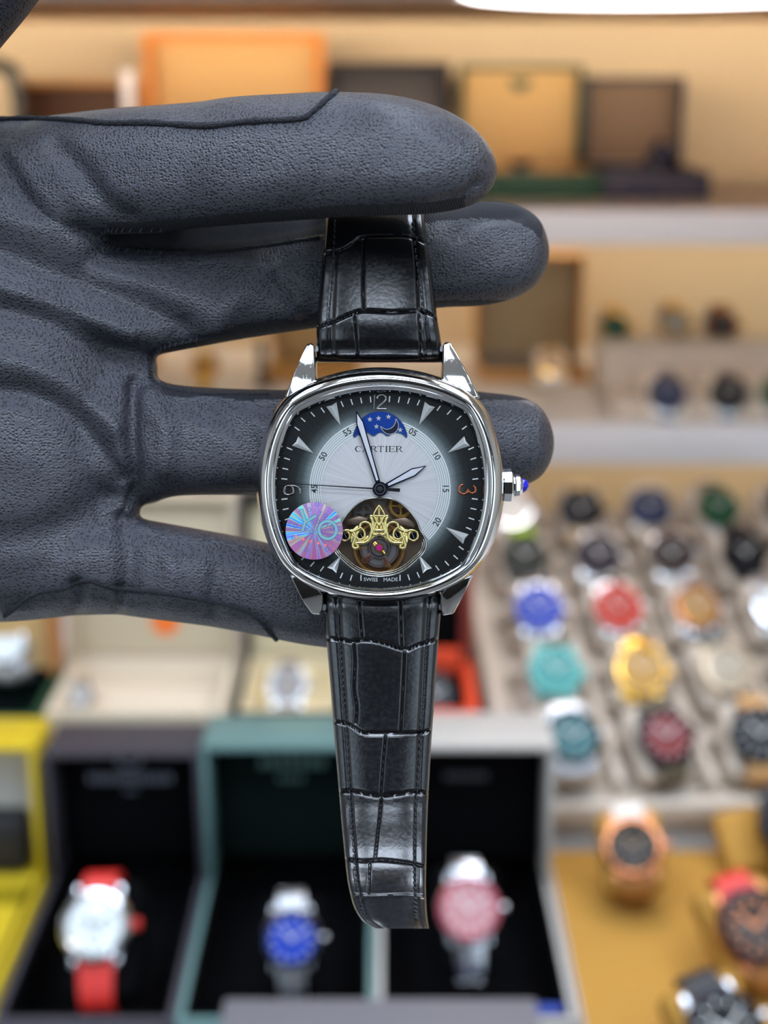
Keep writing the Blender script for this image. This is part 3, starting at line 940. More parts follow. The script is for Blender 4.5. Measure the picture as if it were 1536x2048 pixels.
co = co.reshape(-1, 3)
ed = np.empty(len(me.edges) * 2, int)
me.edges.foreach_get('vertices', ed)
ed = ed.reshape(-1, 2)
deg = np.bincount(ed.ravel(), minlength=nv_).astype(float)[:, None]


def smooth_pass(A, n, lam=0.5):
    for _ in range(n):
        s = np.zeros_like(A)
        for k in range(A.shape[1]):
            s[:, k] = np.bincount(ed[:, 0], A[ed[:, 1], k], nv_) + np.bincount(ed[:, 1], A[ed[:, 0], k], nv_)
        A = A + lam * (s / deg - A)
    return A


co = smooth_pass(co, 5)


def vnormals(A):
    me.vertices.foreach_set('co', A.ravel())
    me.update()
    nn = np.empty(nv_ * 3)
    me.vertices.foreach_get('normal', nn)
    return nn.reshape(-1, 3)


def pdist(P, poly):
    """distance of points P (n,2) to a polyline"""
    d = np.full(len(P), 1e9)
    for a, b_ in zip(poly, poly[1:]):
        a, b_ = np.array(a, float), np.array(b_, float)
        v = b_ - a
        t = np.clip(((P - a) @ v) / (v @ v), 0, 1)
        d = np.minimum(d, np.linalg.norm(P - (a + t[:, None] * v), axis=1))
    return d


nn = vnormals(co)
kk = FPX / (FOCUS * 1000 - co[:, 2])
PX = np.stack([768 + co[:, 0] * kk, 1024 - co[:, 1] * kk], 1)
front = np.clip(nn[:, 2] * 1.6, 0, 1)
# folds of the leather: (polyline in picture pixels, half width px, depth mm; negative = ridge)
FOLDS = [
    ([(110, 290), (150, 330), (200, 400), (250, 440)], 26, 0.8),
    ([(20, 300), (70, 370), (120, 440)], 22, -0.5),
    ([(-60, 480), (40, 520), (150, 560), (280, 610), (360, 655)], 34, 1.3),
    ([(-40, 420), (60, 445), (170, 490)], 28, -0.6),
    ([(-40, 610), (80, 640), (180, 690), (280, 730)], 24, 0.9),
    ([(-40, 560), (120, 610), (260, 668)], 20, -0.5),
    ([(-40, 780), (60, 790), (150, 840), (240, 960)], 24, 0.9),
    ([(0, 720), (120, 760), (230, 850)], 26, -0.6),
    ([(268, 770), (262, 850), (268, 930), (272, 1010)], 15, 1.5),
    ([(300, 800), (330, 860), (330, 930)], 26, -0.9),
    ([(250, 1040), (258, 1110), (255, 1180)], 22, 0.9),
    ([(330, 1090), (345, 1150), (335, 1200)], 24, -0.5),
    ([(560, 560), (600, 600), (620, 650)], 22, 0.8),
    ([(520, 540), (470, 600), (430, 660)], 30, -0.6),
    ([(440, 1110), (430, 1170), (420, 1230)], 20, 0.6),
    ([(150, 1170), (155, 1200), (150, 1235)], 14, 1.0),
    ([(235, 1180), (238, 1210), (236, 1238)], 10, 0.7),
    ([(880, 410), (930, 395), (960, 370)], 14, 0.6),
    ([(915, 470), (960, 440), (1040, 430)], 12, 0.5),
    ([(420, 820), (480, 860), (540, 930)], 26, 0.5),
    ([(700, 240), (640, 330), (600, 420)], 40, 0.35),
    ([(400, 230), (370, 330), (380, 430)], 44, 0.4),
    ([(210, 1000), (100, 1060), (-40, 1080)], 40, 0.7),
]
disp = np.zeros(nv_)
for poly, wd, dp in FOLDS:
    pl = spline(poly, 12)
    disp -= 1.55 * dp * np.exp(-(pdist(PX, pl) / wd) ** 2)
# gentle unevenness
disp += 0.18 * np.sin(PX[:, 0] / 41 + 1.3 * np.sin(PX[:, 1] / 57)) * np.sin(PX[:, 1] / 49 + 0.8)
co = co + nn * (disp * front)[:, None]
# knit side panels keep a crisp step against the leather
nn = vnormals(co)
me.materials.clear()
me.materials.append(GL)
me.materials.append(FAB)
npoly = len(me.polygons)
fc = np.empty(npoly * 3)
me.polygons.foreach_get('center', fc)
fc = fc.reshape(-1, 3)
fn = np.empty(npoly * 3)
me.polygons.foreach_get('normal', fn)
fn = fn.reshape(-1, 3)
kf = FPX / (FOCUS * 1000 - fc[:, 2])
FX, FY = 768 + fc[:, 0] * kf, 1024 - fc[:, 1] * kf
knit = np.zeros(npoly, bool)
idx_bot = np.interp(FX, [s_[0] for s_ in INDEX], [s_[2] for s_ in INDEX])
knit |= (FX > 215) & (FX < 930) & (FY > idx_bot - 24) & (FY < idx_bot + 30) & (fn[:, 1] < 0.1)
mid_top = np.interp(FX, [s[0] for s in MIDDLE], [s[1] for s in MIDDLE])
knit |= (FX > 215) & (FX < 1085) & (FY < mid_top + 20 + 14 * np.clip((FX - 640) / 200, 0, 1)) & (FY > mid_top - 70) & (fn[:, 1] > 0.05) & (fc[:, 2] < -8)
knit |= (fn[:, 1] < -0.75) & (FX > 320) & (FY > 600) & (FY < 740)
knit |= (fn[:, 1] > 0.72) & (FX > 320) & (FY > 740) & (FY < 800)
me.polygons.foreach_set('material_index', knit.astype(np.int32))
me.polygons.foreach_set('use_smooth', [True] * npoly)
me.update()
hand = bpy.data.objects.new('gloved_hand', me)
COL.objects.link(hand)
hand.matrix_world = HELD
tag(hand, 'left hand in a black grained leather glove holding the watch by its strap', 'hand')
bvh = BVHTree.FromPolygons([Vector(v) for v in co], [tuple(p.vertices) for p in me.polygons])
EYE = Vector((0, 0, FOCUS * 1000))


def on_glove(px, py, lift=0.0):
    d = (Vector(L(px, py, 0)) - EYE).normalized()
    hit, nr, i, dist = bvh.ray_cast(EYE, d)
    if hit is None:
        hit, nr, i, dist = bvh.find_nearest(Vector(L(px, py, -15)))
    return hit + nr * lift


def on_front(px, py):
    d = (Vector(L(px, py, 0)) - EYE).normalized()
    return bvh.ray_cast(EYE, d)[0] is not None


def seam(name, pts, r, n=None, lift=0.1, m=None, flat=0.8, label=None):
    P = spline(pts, n or max(10, int(sum(math.hypot(b_[0] - a[0], b_[1] - a[1]) for a, b_ in zip(pts, pts[1:])) / 9)))
    Q = [on_glove(p[0], p[1], lift) for p in P if on_front(p[0], p[1])]
    if len(Q) < 3:
        return
    A = np.array([tuple(q) for q in Q])
    for _ in range(2):
        A[1:-1] = 0.25 * A[:-2] + 0.5 * A[1:-1] + 0.25 * A[2:]
    jit = [r * random.uniform(0.85, 1.15) for _ in A]
    o = MB().tube([tuple(a) for a in A], jit, 8, flat=flat).build(name, m, hand, smooth=60)
    if label:
        tag(o, label)
    return A


edge_m = mat('raw_leather_edge', (30, 31, 39), 0.8, vary=0.3, vscale=2.0, bump=0.5, bscale=3.0)
seam('seam', [(-30, 243), (40, 239), (100, 240), (160, 243), (215, 248), (300, 247), (410, 253), (500, 244), (600, 239), (625, 226), (650, 204), (672, 184)], 0.55, m=edge_m, lift=0.2, label='raw-edged seam along the index finger')
seam('seam', [(8, 1232), (30, 1215), (55, 1195), (85, 1182), (125, 1176), (165, 1161), (190, 1163), (232, 1177), (300, 1182), (380, 1194), (460, 1210), (500, 1224), (528, 1250), (553, 1278)], 0.42, m=edge_m, lift=0.15, label='raw-edged seam along the little finger')
seam('seam', [(330, 461), (250, 464), (215, 465), (198, 474), (207, 487), (240, 497), (300, 505), (400, 506), (500, 497), (600, 482), (640, 476)], 0.3, m=edge_m, lift=0.1)
seam('seam', [(470, 666), (420, 675), (370, 684), (335, 692), (310, 704), (300, 724), (300, 746), (312, 766), (345, 780), (400, 788), (470, 789), (540, 789)], 0.3, m=edge_m, lift=0.05)
# overcast stitches round the finger crotches
stitch_m = mat('glove_thread', (46, 47, 56), 0.7)
src = None
for pts in ([(330, 457), (250, 458), (212, 459), (194, 474), (204, 490), (240, 502), (330, 510)], [(400, 676), (350, 686), (316, 698), (302, 716), (298, 738), (306, 762), (345, 780), (400, 788)]):
    P = spline(pts, 26)
    for a, b_ in zip(P, P[1:]):
        q = on_glove((a[0] + b_[0]) / 2, (a[1] + b_[1]) / 2, 0.18)
        ang = math.degrees(math.atan2(-(b_[1] - a[1]), b_[0] - a[0])) + 60
        Mk = T(q) @ RZ(ang)
        if src is None:
            src = MB().tube([(-0.5, 0, 0), (-0.2, 0, 0.1), (0.2, 0, 0.1), (0.5, 0, 0)], 0.11, 6).build('stitch', stitch_m, hand, M=Mk)
        else:
            inst(src, 'stitch', hand, Mk)

# ------------------------------------------------------------------ the wristwatch
W = empty('wristwatch', HELD, 'polished steel cushion-shaped wristwatch on a black crocodile-grain strap, held up in front', 'watch')


def arc3(p, q, r, n):
    ax, ay, bx, by, cx, cy = *p, *q, *r
    d = 2 * (ax * (by - cy) + bx * (cy - ay) + cx * (ay - by))
    ux = ((ax * ax + ay * ay) * (by - cy) + (bx * bx + by * by) * (cy - ay) + (cx * cx + cy * cy) * (ay - by)) / d
    uy = ((ax * ax + ay * ay) * (cx - bx) + (bx * bx + by * by) * (ax - cx) + (cx * cx + cy * cy) * (bx - ax)) / d
    R = math.hypot(ax - ux, ay - uy)
    a0 = math.atan2(ay - uy, ax - ux)
    a1 = math.atan2(cy - uy, cx - ux)
    am = math.atan2(by - uy, bx - ux)
    while a1 < a0:
        a1 += 2 * math.pi
    while am < a0:
        am += 2 * math.pi
    if am > a1:
        a1 -= 2 * math.pi
    return [(ux + R * math.cos(a0 + (a1 - a0) * i / n), uy + R * math.sin(a0 + (a1 - a0) * i / n)) for i in range(n)]


def cushion_loop(tl, tr_, br, bl, top, right, bottom, left, sm, n=60):
    P = arc3(tl, top, tr_, n) + arc3(tr_, right, br, n) + arc3(br, bottom, bl, n) + arc3(bl, left, tl, n)
    P = np.array(P)
    for _ in range(sm):
        P = 0.25 * np.roll(P, 1, 0) + 0.5 * P + 0.25 * np.roll(P, -1, 0)
    return P


OUT = cushion_loop((563, 790), (960, 790), (960, 1143), (567, 1146), (761, 733), (1010, 968), (761, 1209), (511, 972), 70)
INN = cushion_loop((594, 832), (928, 826), (921, 1124), (599, 1127), (760, 786), (963, 975), (760, 1173), (556, 980), 4)


def lerp_loop(t, z, A=None, B=None):
    A = OUT if A is None else A
    B = INN if B is None else B
    P = A * (1 - t) + B * t
    return [L(p[0], p[1], z) for p in P]


def scale_loop(P, s, z):
    c = np.array([761.0, 971.0])
    Q = c + (P - c) * s
    return [L(p[0], p[1], z) for p in Q]


case_m = bpy.data.materials.new('polished_case')
case_m.use_nodes = True
_p = case_m.node_tree.nodes['Principled BSDF']
_p.inputs['Base Color'].default_value = (*lin((214, 214, 214)), 1)
_p.inputs['Metallic'].default_value = 1.0
_nt = case_m.node_tree
_tc = N(_nt, 'ShaderNodeTexCoord')
_nz = N(_nt, 'ShaderNodeTexNoise')
_nz.inputs['Scale'].default_value = 3.0
_nz.inputs['Detail'].default_value = 6
_nt.links.new(_tc.outputs['Object'], _nz.inputs['Vector'])
_r = ramp(_nt, [(0.0, (0.04,) * 3), (0.6, (0.06,) * 3), (0.72, (0.22,) * 3)], _nz.outputs['Fac'])
_nt.links.new(_r.outputs[0], _p.inputs['Roughness'])

b = MB()
b.loops([scale_loop(OUT, 0.90, -9.5), scale_loop(OUT, 0.97, -8.6), scale_loop(OUT, 1.0, -6.5), scale_loop(OUT, 1.004, -4.5), scale_loop(OUT, 1.0, -2.4), scale_loop(OUT, 0.985, -1.6), scale_loop(OUT, 0.93, -1.5)], True, False)
b.build('case', case_m, W, smooth=50)
prof = [(0.02, -2.0), (0.03, -0.9), (0.08, -0.2), (0.18, 0.5), (0.30, 1.0), (0.43, 1.22), (0.55, 1.15), (0.64, 0.85), (0.70, 0.45), (0.72, 0.42)]
MB().loops([lerp_loop(t, z) for t, z in prof]).build('bezel', case_m, W, smooth=60)
prof = [(0.715, 0.2), (0.72, 0.5), (0.76, 0.55), (0.80, 0.40), (0.84, 0.32), (0.88, 0.1), (0.93, -0.4), (1.0, -1.2), (1.0, -1.75)]
MB().loops([lerp_loop(t, z) for t, z in prof]).build('inner_ring', steel, W, smooth=35)

# crystal: a thin clear plate with a faint gloss
gm = bpy.data.materials.new('crystal_glass')
gm.use_nodes = True
nt = gm.node_tree
nt.nodes.clear()
out = N(nt, 'ShaderNodeOutputMaterial')
tr1 = N(nt, 'ShaderNodeBsdfTransparent')
gl1 = N(nt, 'ShaderNodeBsdfGlossy')
gl1.inputs['Roughness'].default_value = 0.02
fr = N(nt, 'ShaderNodeFresnel')
fr.inputs['IOR'].default_value = 1.25
mxs = N(nt, 'ShaderNodeMixShader')
nt.links.new(fr.outputs[0], mxs.inputs[0])
nt.links.new(tr1.outputs[0], mxs.inputs[1])
nt.links.new(gl1.outputs[0], mxs.inputs[2])
nt.links.new(mxs.outputs[0], out.inputs['Surface'])
c0 = [L(p[0], p[1], 0.28) for p in (OUT * 0.16 + INN * 0.84)]
b = MB()
rings = [c0]
for s in (0.75, 0.5, 0.25):
    ctr = np.array(L(761, 978, 0.28 + 0.25 * (1 - s * s)))
    rings.append([tuple(ctr + (np.array(p) - np.array(L(761, 978, 0.28))) * np.array([s, s, 0])) for p in c0])
b.loops(rings)
b.bm.faces.new([v for v in list(b.bm.verts)[-len(c0):]])
b.build('crystal', gm, W, smooth=60)

# lugs
b_l = [
    [(629, 690), (622, 684), (611, 690), (592, 740), (568, 796), (600, 795), (632, 762)],
    [(886, 687), (893, 682), (904, 686), (926, 734), (962, 797), (925, 795), (884, 756)],
    [(578, 1148), (604, 1200), (624, 1229), (642, 1230), (646, 1218), (646, 1190), (620, 1160)],
    [(948, 1148), (925, 1195), (908, 1228), (884, 1232), (881, 1218), (881, 1190), (905, 1160)],
]
tops = [[-3.2, -3.4, -3.4, -1.9, -1.2, -0.9, -1.6], [-3.2, -3.4, -3.4, -1.9, -1.2, -0.9, -1.6], [-1.4, -2.4, -3.6, -3.6, -3.2, -1.8, -1.2], [-1.4, -2.4, -3.6, -3.6, -3.2, -1.8, -1.2]]
for poly, zt in zip(b_l, tops):
    P = [L(p[0], p[1], z) for p, z in zip(poly, zt)]
    MB().prism([(p[0], p[1]) for p in P], -8.5, 0, ztop=zt, bev=0.45, seg=3).build('lug', case_m, W, smooth=40)
for py in (697, 1214):
    MB().tube([L(632, py, -5.2), L(884, py, -5.2)], 0.6, 10).build('spring_bar', steel_b, W)

# dial with its opening
APR = [(759, 995.7), (790, 1001), (815, 1019), (832, 1040), (840, 1060), (849, 1075), (852, 1090), (846, 1106), (833, 1119), (812, 1137), (788, 1148)]
APP = APR + [(759, 1152)] + [(1518 - x, y) for x, y in APR[:0:-1]]
APP = spline(APP, 240, closed=True)
AC = np.array([759.0, 1078.0])


def star(P, n=360):
    """radius of a closed outline along n directions from AC"""
    Q = P - AC
    ang = np.unwrap(np.arctan2(Q[:, 1], Q[:, 0]))
    rad = np.hypot(Q[:, 0], Q[:, 1])
    if ang[-1] < ang[0]:
        ang, rad = ang[::-1], rad[::-1]
    ang = ang - 2 * math.pi * math.floor(ang[0] / (2 * math.pi))
    a3 = np.concatenate([ang - 2 * math.pi, ang, ang + 2 * math.pi])
    r3 = np.concatenate([rad] * 3)
    th = np.linspace(0, 2 * math.pi, n, endpoint=False)
    th_ = th + 2 * math.pi * (th < a3[0])
    return th, np.interp(th_, a3, r3)


th, r_in = star(APP)
_, r_out = star(INN)
ZD = -1.5
PIV = np.array([760.0, 978.0])


def ring_px(r, z):
    return [L(AC[0] + r[i] * math.cos(th[i]), AC[1] + r[i] * math.sin(th[i]), z) for i in range(len(th))]


def dial_material():
    m = bpy.data.materials.new('fume_dial')
    m.use_nodes = True
    nt = m.node_tree
    p = nt.nodes['Principled BSDF']
    tc = N(nt, 'ShaderNodeTexCoord')
    mp = N(nt, 'ShaderNodeMapping')
    c = L(PIV[0], PIV[1], ZD)
    mp.inputs['Location'].default_value = (-c[0], -c[1], -ZD)
    nt.links.new(tc.outputs['Object'], mp.inputs['Vector'])
    ln = N(nt, 'ShaderNodeVectorMath', operation='LENGTH')
    nt.links.new(mp.outputs[0], ln.inputs[0])
    f = mth(nt, 'DIVIDE', ln.outputs['Value'], 20.0)
    k = MM / 20
    cr = ramp(nt, [(0.0, lin((226, 222, 222))), (112 * k, lin((222, 219, 220))), (130 * k, lin((200, 205, 204))), (144 * k, lin((140, 150, 151))), (158 * k, lin((74, 84, 84))), (172 * k, lin((27, 32, 32))), (186 * k, lin((8, 9, 10))), (202 * k, lin((2, 2, 2)))], f)
    # fine radial brushing
    sx = N(nt, 'ShaderNodeVectorMath', operation='NORMALIZE')
    nt.links.new(mp.outputs[0], sx.inputs[0])
    nz = N(nt, 'ShaderNodeTexNoise')
    nz.inputs['Scale'].default_value = 42.0
    nz.inputs['Detail'].default_value = 5
    nz.inputs['Roughness'].default_value = 0.75
    nt.links.new(sx.outputs[0], nz.inputs['Vector'])
    st = ramp(nt, [(0.3, (0.62,) * 3), (0.5, (1.0,) * 3), (0.7, (1.28,) * 3)], nz.outputs['Fac'])
    mx = N(nt, 'ShaderNodeMix', data_type='RGBA', blend_type='MULTIPLY')
    mx.inputs[0].default_value = 0.6
    nt.links.new(cr.outputs[0], mx.inputs[6])
    nt.links.new(st.outputs[0], mx.inputs[7])
    nt.links.new(mx.outputs[2], p.inputs['Base Color'])
    p.inputs['Metallic'].default_value = 0.12
    p.inputs['Specular IOR Level'].default_value = 0.3
    p.inputs['Roughness'].default_value = 0.42
    bp = N(nt, 'ShaderNodeBump')
    bp.inputs['Strength'].default_value = 0.12
    bp.inputs['Distance'].default_value = 0.05
    nt.links.new(nz.outputs['Fac'], bp.inputs['Height'])
    nt.links.new(bp.outputs[0], p.inputs['Normal'])
    return m


dl = MB().loops([ring_px(r_in, -2.1), ring_px(r_in, ZD), ring_px(r_in * 0.5 + r_out * 0.5, ZD), ring_px(r_out + 1.5, ZD)]).build('dial', dial_material(), W, smooth=30)

# printed ring
ring_base = mat('track_base', (206, 212, 212), 0.4, 0.2)
white_ink = mat('white_ink', (240, 242, 240), 0.5)
dark_ink = mat('dark_ink', (28, 32, 36), 0.5)


def annulus(b, r0, r1, z, a0, a1, n=120, dz=0.02):
    P, Q = [], []
    for i in range(n + 1):
        a = math.radians(a0 + (a1 - a0) * i / n)
        s_, c_ = math.sin(a), -math.cos(a)
        P.append(b.bm.verts.new(L(PIV[0] + r0 * s_, PIV[1] + r0 * c_, z)))
        Q.append(b.bm.verts.new(L(PIV[0] + r1 * s_, PIV[1] + r1 * c_, z)))
    for i in range(n):
        b.bm.faces.new((P[i], P[i + 1], Q[i + 1], Q[i]))


b = MB()
annulus(b, 117, 141, ZD + 0.012, -136, 136)
track = b.build('minute_track', mat('track_grey', (178, 184, 184), 0.4, 0.25), W, recalc=False)
for r in (117.5, 121.8, 126, 130.2, 134.4, 138.8):
    b = MB()
    annulus(b, r, r + 2.5, ZD + 0.025, -136, 136)
    b.build('track_line', white_ink, track, recalc=False)


def text_obj(txt, cap, px, py, rot, z, m, parent, name, wide=1.0, bold=0.0, space=1.0):
    cu = bpy.data.curves.new('txt', 'FONT')
    cu.body = txt
    cu.align_x = 'CENTER'
    cu.space_character = space
    cu.offset = bold
    cu.resolution_u = 4
    o = bpy.data.objects.new('txt', cu)
    COL.objects.link(o)
    dg_ = bpy.context.evaluated_depsgraph_get()
    mesh = bpy.data.meshes.new_from_object(o.evaluated_get(dg_))
    bpy.data.objects.remove(o)
    V = np.empty(len(mesh.vertices) * 3)
    mesh.vertices.foreach_get('co', V)
    V = V.reshape(-1, 3)
    lo, hi = V.min(0), V.max(0)
    s = cap * MM / (hi[1] - lo[1])
    V = (V - (lo + hi) / 2) * s
    V[:, 0] *= wide
    V[:, 2] = 0
    mesh.vertices.foreach_set('co', V.ravel())
    mesh.update()
    mesh.materials.clear()
    mesh.name = name
    return link(name, mesh, m, parent, M=T(L(px, py, z)) @ RZ(rot), smooth=0)


for txt, a, rot in (('05', 30, -30), ('10', 60, -60), ('15', 90, -90), ('20', 120, 60), ('45', 270, 90), ('50', 300, 60), ('55', 330, 30)):
    r = 131.5
    a_ = math.radians(a)
    text_obj(txt, 12.5, PIV[0] + r * math.sin(a_), PIV[1] - r * math.cos(a_), rot, ZD + 0.04, dark_ink, W, 'minute_numeral', bold=0.012)

text_obj('SWISS', 7.2, 741.5, 1159, -1.5, ZD + 0.03, white_ink, W, 'printed_lettering', wide=1.05)
text_obj('MADE', 7.2, 781.5, 1159, 2.0, ZD + 0.03, white_ink, W, 'printed_lettering', wide=1.05)


# serif letters of the dial name
def serif_word(b, x0, widths, gaps, ytop, ybot):
    h = ybot - ytop
    q = []

    def rect(xa, ya, xb, yb2):
        vs = [b.bm.verts.new(L(x, y, ZD + 0.035)) for x, y in ((xa, yb2), (xb, yb2), (xb, ya), (xa, ya))]
        b.bm.faces.new(vs)

    def quad(*p):
        b.bm.faces.new([b.bm.verts.new(L(x, y, ZD + 0.035)) for x, y in p])

    def stem(x, w=2.4, srf=1.3):
        rect(x, ytop, x + w, ybot)
        rect(x - srf, ytop, x + w + srf, ytop + 0.8)
        rect(x - srf, ybot - 0.8, x + w + srf, ybot)

    def arc(cx, cy, rx, ry, a0, a1, w0, w1, n=16):
        pts = []
        for i in range(n + 1):
            a = math.radians(a0 + (a1 - a0) * i / n)
            w = w0 + (w1 - w0) * math.sin(math.pi * i / n)
            pts.append(((cx + rx * math.cos(a), cy - ry * math.sin(a)), (cx + (rx - w) * math.cos(a), cy - (ry - w * 0.6) * math.sin(a))))
        for (a, b1), (c, d) in zip(pts, pts[1:]):
            quad(a, b1, d, c)

    x = x0
    for ch, w, g in zip('CARTIER', widths, gaps):
        if ch == 'C':
            arc(x + w / 2, (ytop + ybot) / 2, w / 2, h / 2, 42, 318, 1.0, 2.7, 24)
            rect(x + w - 1.5, ytop + 0.4, x + w - 0.6, ytop + 3.6)
        elif ch == 'A':
            cx = x + w / 2
            quad((cx - 0.4, ytop), (cx + 0.4, ytop), (x + 2.2, ybot), (x + 1.2, ybot))
            quad((cx - 0.9, ytop), (cx + 0.9, ytop), (x + w - 0.8, ybot), (x + w - 3.0, ybot))
            rect(x + w * 0.28, ytop + h * 0.62, x + w * 0.72, ytop + h * 0.62 + 0.9)
            rect(x - 0.2, ybot - 0.8, x + 3.8, ybot)
            rect(x + w - 4.4, ybot - 0.8, x + w + 0.4, ybot)
        elif ch == 'R':
            stem(x + 1.2)
            arc(x + w * 0.50, ytop + h * 0.26, w * 0.36, h * 0.27, 90, -90, 1.1, 2.4, 14)
            rect(x + 3, ytop, x + w * 0.52, ytop + 0.9)
            rect(x + 3, ytop + h * 0.46, x + w * 0.52, ytop + h * 0.46 + 0.9)
            quad((x + w * 0.46, ytop + h * 0.5), (x + w * 0.62, ytop + h * 0.5), (x + w - 0.2, ybot), (x + w - 2.6, ybot))
            rect(x + w - 2.4, ybot - 0.8, x + w + 0.9, ybot)
        elif ch == 'T':
            rect(x, ytop, x + w, ytop + 0.9)
            rect(x, ytop, x + 0.8, ytop + 2.8)
            rect(x + w - 0.8, ytop, x + w, ytop + 2.8)
            rect(x + w / 2 - 1, ytop, x + w / 2 + 1, ybot)
            rect(x + w / 2 - 2.4, ybot - 0.8, x + w / 2 + 2.4, ybot)
        elif ch == 'I':
            stem(x + w / 2 - 1)
        elif ch == 'E':
            stem(x + 1.2)
            rect(x + 1, ytop, x + w, ytop + 0.9)
            rect(x + 1, ybot - 0.9, x + w, ybot)
            rect(x + 1, ytop + h * 0.46, x + w * 0.75, ytop + h * 0.46 + 0.8)
            rect(x + w - 0.8, ytop, x + w, ytop + 2.6)
            rect(x + w - 0.8, ybot - 2.8, x + w, ybot)
            rect(x + w * 0.7, ytop + h * 0.32, x + w * 0.7 + 0.8, ytop + h * 0.66)
        x += w + g


b = MB()
serif_word(b, 710, [13, 14.5, 14, 13, 6, 12.5, 14], [1.2, 1.8, 0.6, 1.5, 1.6, 1.5, 0], 892, 904)
b.build('brand_lettering', dark_ink, W, recalc=True)

# minute ticks
tick_src = None
INd = INN


def edge_r(a):
    """distance from the pivot to the dial edge along clock angle a (degrees)"""
    d = np.array([math.sin(math.radians(a)), -math.cos(math.radians(a))])
    Q = INd - PIV
    along = Q @ d
    off = Q @ np.array([-d[1], d[0]])
    best = None
    for i in range(len(Q)):
        j = (i + 1) % len(Q)
        if off[i] * off[j] <= 0 and along[i] > 0 and abs(off[i] - off[j]) > 1e-9:
            t = off[i] / (off[i] - off[j])
            best = along[i] + t * (along[j] - along[i])
    return best


for k in range(60):
    if k % 5 == 0:
        continue
    a = 6.0 * k
    r = edge_r(a) - 12
    ln_ = 6.2
    if 28 <= k <= 32:
        continue
    x, y = PIV[0] + r * math.sin(math.radians(a)), PIV[1] - r * math.cos(math.radians(a))
    Mk = T(L(x, y, ZD)) @ RZ(-a)
    if tick_src is None:
        tick_src = MB().box(-0.095, 0.095, -0.5, 0.5, 0.0, 0.06).build('minute_tick', white_ink, W, M=Mk)
    else:
        inst(tick_src, 'minute_tick', W, Mk)
for x in (722, 800):
    inst(tick_src, 'minute_tick', W, T(L(x, 1155.5, ZD)) @ RZ(0))

# hour darts: faceted wedges
dart_m = mat('faceted_silver', (240, 240, 236), 0.22, 0.4, vary=0.02)


def z1p(x, y):
    return (480 + x / 2.363, 640 + y / 2.363)


DARTS = [((433, 402), (474, 497), 46), ((896, 402), (848, 493), 48), ((264, 574), (343, 627), 46), ((1070, 574), (985, 625), 46), ((1064, 1034), (975, 982), 46), ((884, 1182), (848, 1116), 44), ((436, 1180), (474, 1118), 44), ((270, 1030), (350, 985), 44)]
for (wx, wy), (tx, ty), wz in DARTS:
    A, B = np.array(z1p(wx, wy)), np.array(z1p(tx, ty))
    d = B - A
    ln_ = np.linalg.norm(d)
    d = d / ln_
    nrm = np.array([-d[1], d[0]])
    hw = wz / 2.363 / 2 * 1.15
    A = A - d * 1.5
    pts = {'l': A + nrm * hw, 'r': A - nrm * hw, 'm': A + d * 2.2, 't': B + d * 2, 'cl': A + d * 7 + nrm * hw * 0.16, 'cr': A + d * 7 - nrm * hw * 0.16}
    zt = {'l': ZD + 0.25, 'r': ZD + 0.25, 'm': ZD + 0.35, 't': ZD + 0.1, 'cl': ZD + 0.6, 'cr': ZD + 0.6}
    b = MB()
    v = {k: b.bm.verts.new(L(p[0], p[1], zt[k])) for k, p in pts.items()}
    g = {k: b.bm.verts.new(L(pts[k][0], pts[k][1], ZD)) for k in ('l', 'r', 'm', 't')}
    for f in (('l', 'm', 'cl'), ('m', 'cr', 'cl'), ('m', 'r', 'cr'), ('l', 'cl', 't'), ('cl', 'cr', 't'), ('cr', 'r', 't')):
        b.bm.faces.new([v[k] for k in f])
    for a_, c_ in (('l', 'm'), ('m', 'r'), ('r', 't'), ('t', 'l')):
        b.bm.faces.new((v[a_], v[c_], g[c_], g[a_]))
    b.build('hour_marker', dart_m, W, smooth=0)


# applied numerals as rounded strokes
def num_stroke(b, pts, w, px, py, rot, z, n=40, flat=0.5):
    P = spline(pts, n)
    c, s_ = math.cos(math.radians(rot)), math.sin(math.radians(rot))
    Q = []
    for x, y in P:
        Q.append(L(px + x * c + y * s_, py + y * c - x * s_, z))
    b.tube(Q, w * MM / 2, 8, flat=flat)


num_m = mat('polished_numeral', (150, 146, 144), 0.12, 1.0, vary=0.02)
TWO = [(-10, -7), (-8, -12), (-2, -14.5), (5, -13), (8, -8), (6, -3), (0, 3), (-7, 9), (-10, 13.5)]
b = MB()
num_stroke(b, [(0, -15), (0, 0), (0, 14)], 4.6, 748, 804.5, -3, ZD + 0.1, 6)
b.build('hour_numeral', num_m, W, smooth=60)
b = MB()
num_stroke(b, TWO, 4.2, 764, 804.5, 0, ZD + 0.1)
num_stroke(b, [(-10, 13.5), (0, 13.5), (9, 13.5)], 4.2, 764, 804.5, 0, ZD + 0.1, 6)
b.build('hour_numeral', num_m, W, smooth=60)
THREE = [(-8, -11), (-3, -16), (4, -15), (7, -9), (4, -3), (-2, -1)]
THREE2 = [(-2, -1), (5, 1), (9, 8), (6, 14), (-1, 17), (-8, 14), (-10, 9)]
b = MB()
num_stroke(b, THREE, 4.4, 935, 979.5, -90, ZD + 0.1)
num_stroke(b, THREE2, 4.4, 935, 979.5, -90, ZD + 0.1)
b.build('hour_numeral', mat('copper_numeral', (190, 110, 78), 0.18, 1.0), W, smooth=60)
b = MB()
num_stroke(b, [(0, -16), (-7, -13), (-9, -6), (-6, 1), (0, 3), (6, 1), (9, -6), (7, -13), (0, -16)], 4.6, 584, 981, 90, ZD + 0.1, 48)
num_stroke(b, [(9, -6), (9, 3), (6, 12), (0, 16.5), (-6, 15)], 4.6, 584, 981, 90, ZD + 0.1)
b.build('hour_numeral', num_m, W, smooth=60)

# moon window
def z3p(x, y):
    return (660 + x / 7.68, 770 + y / 7.68)


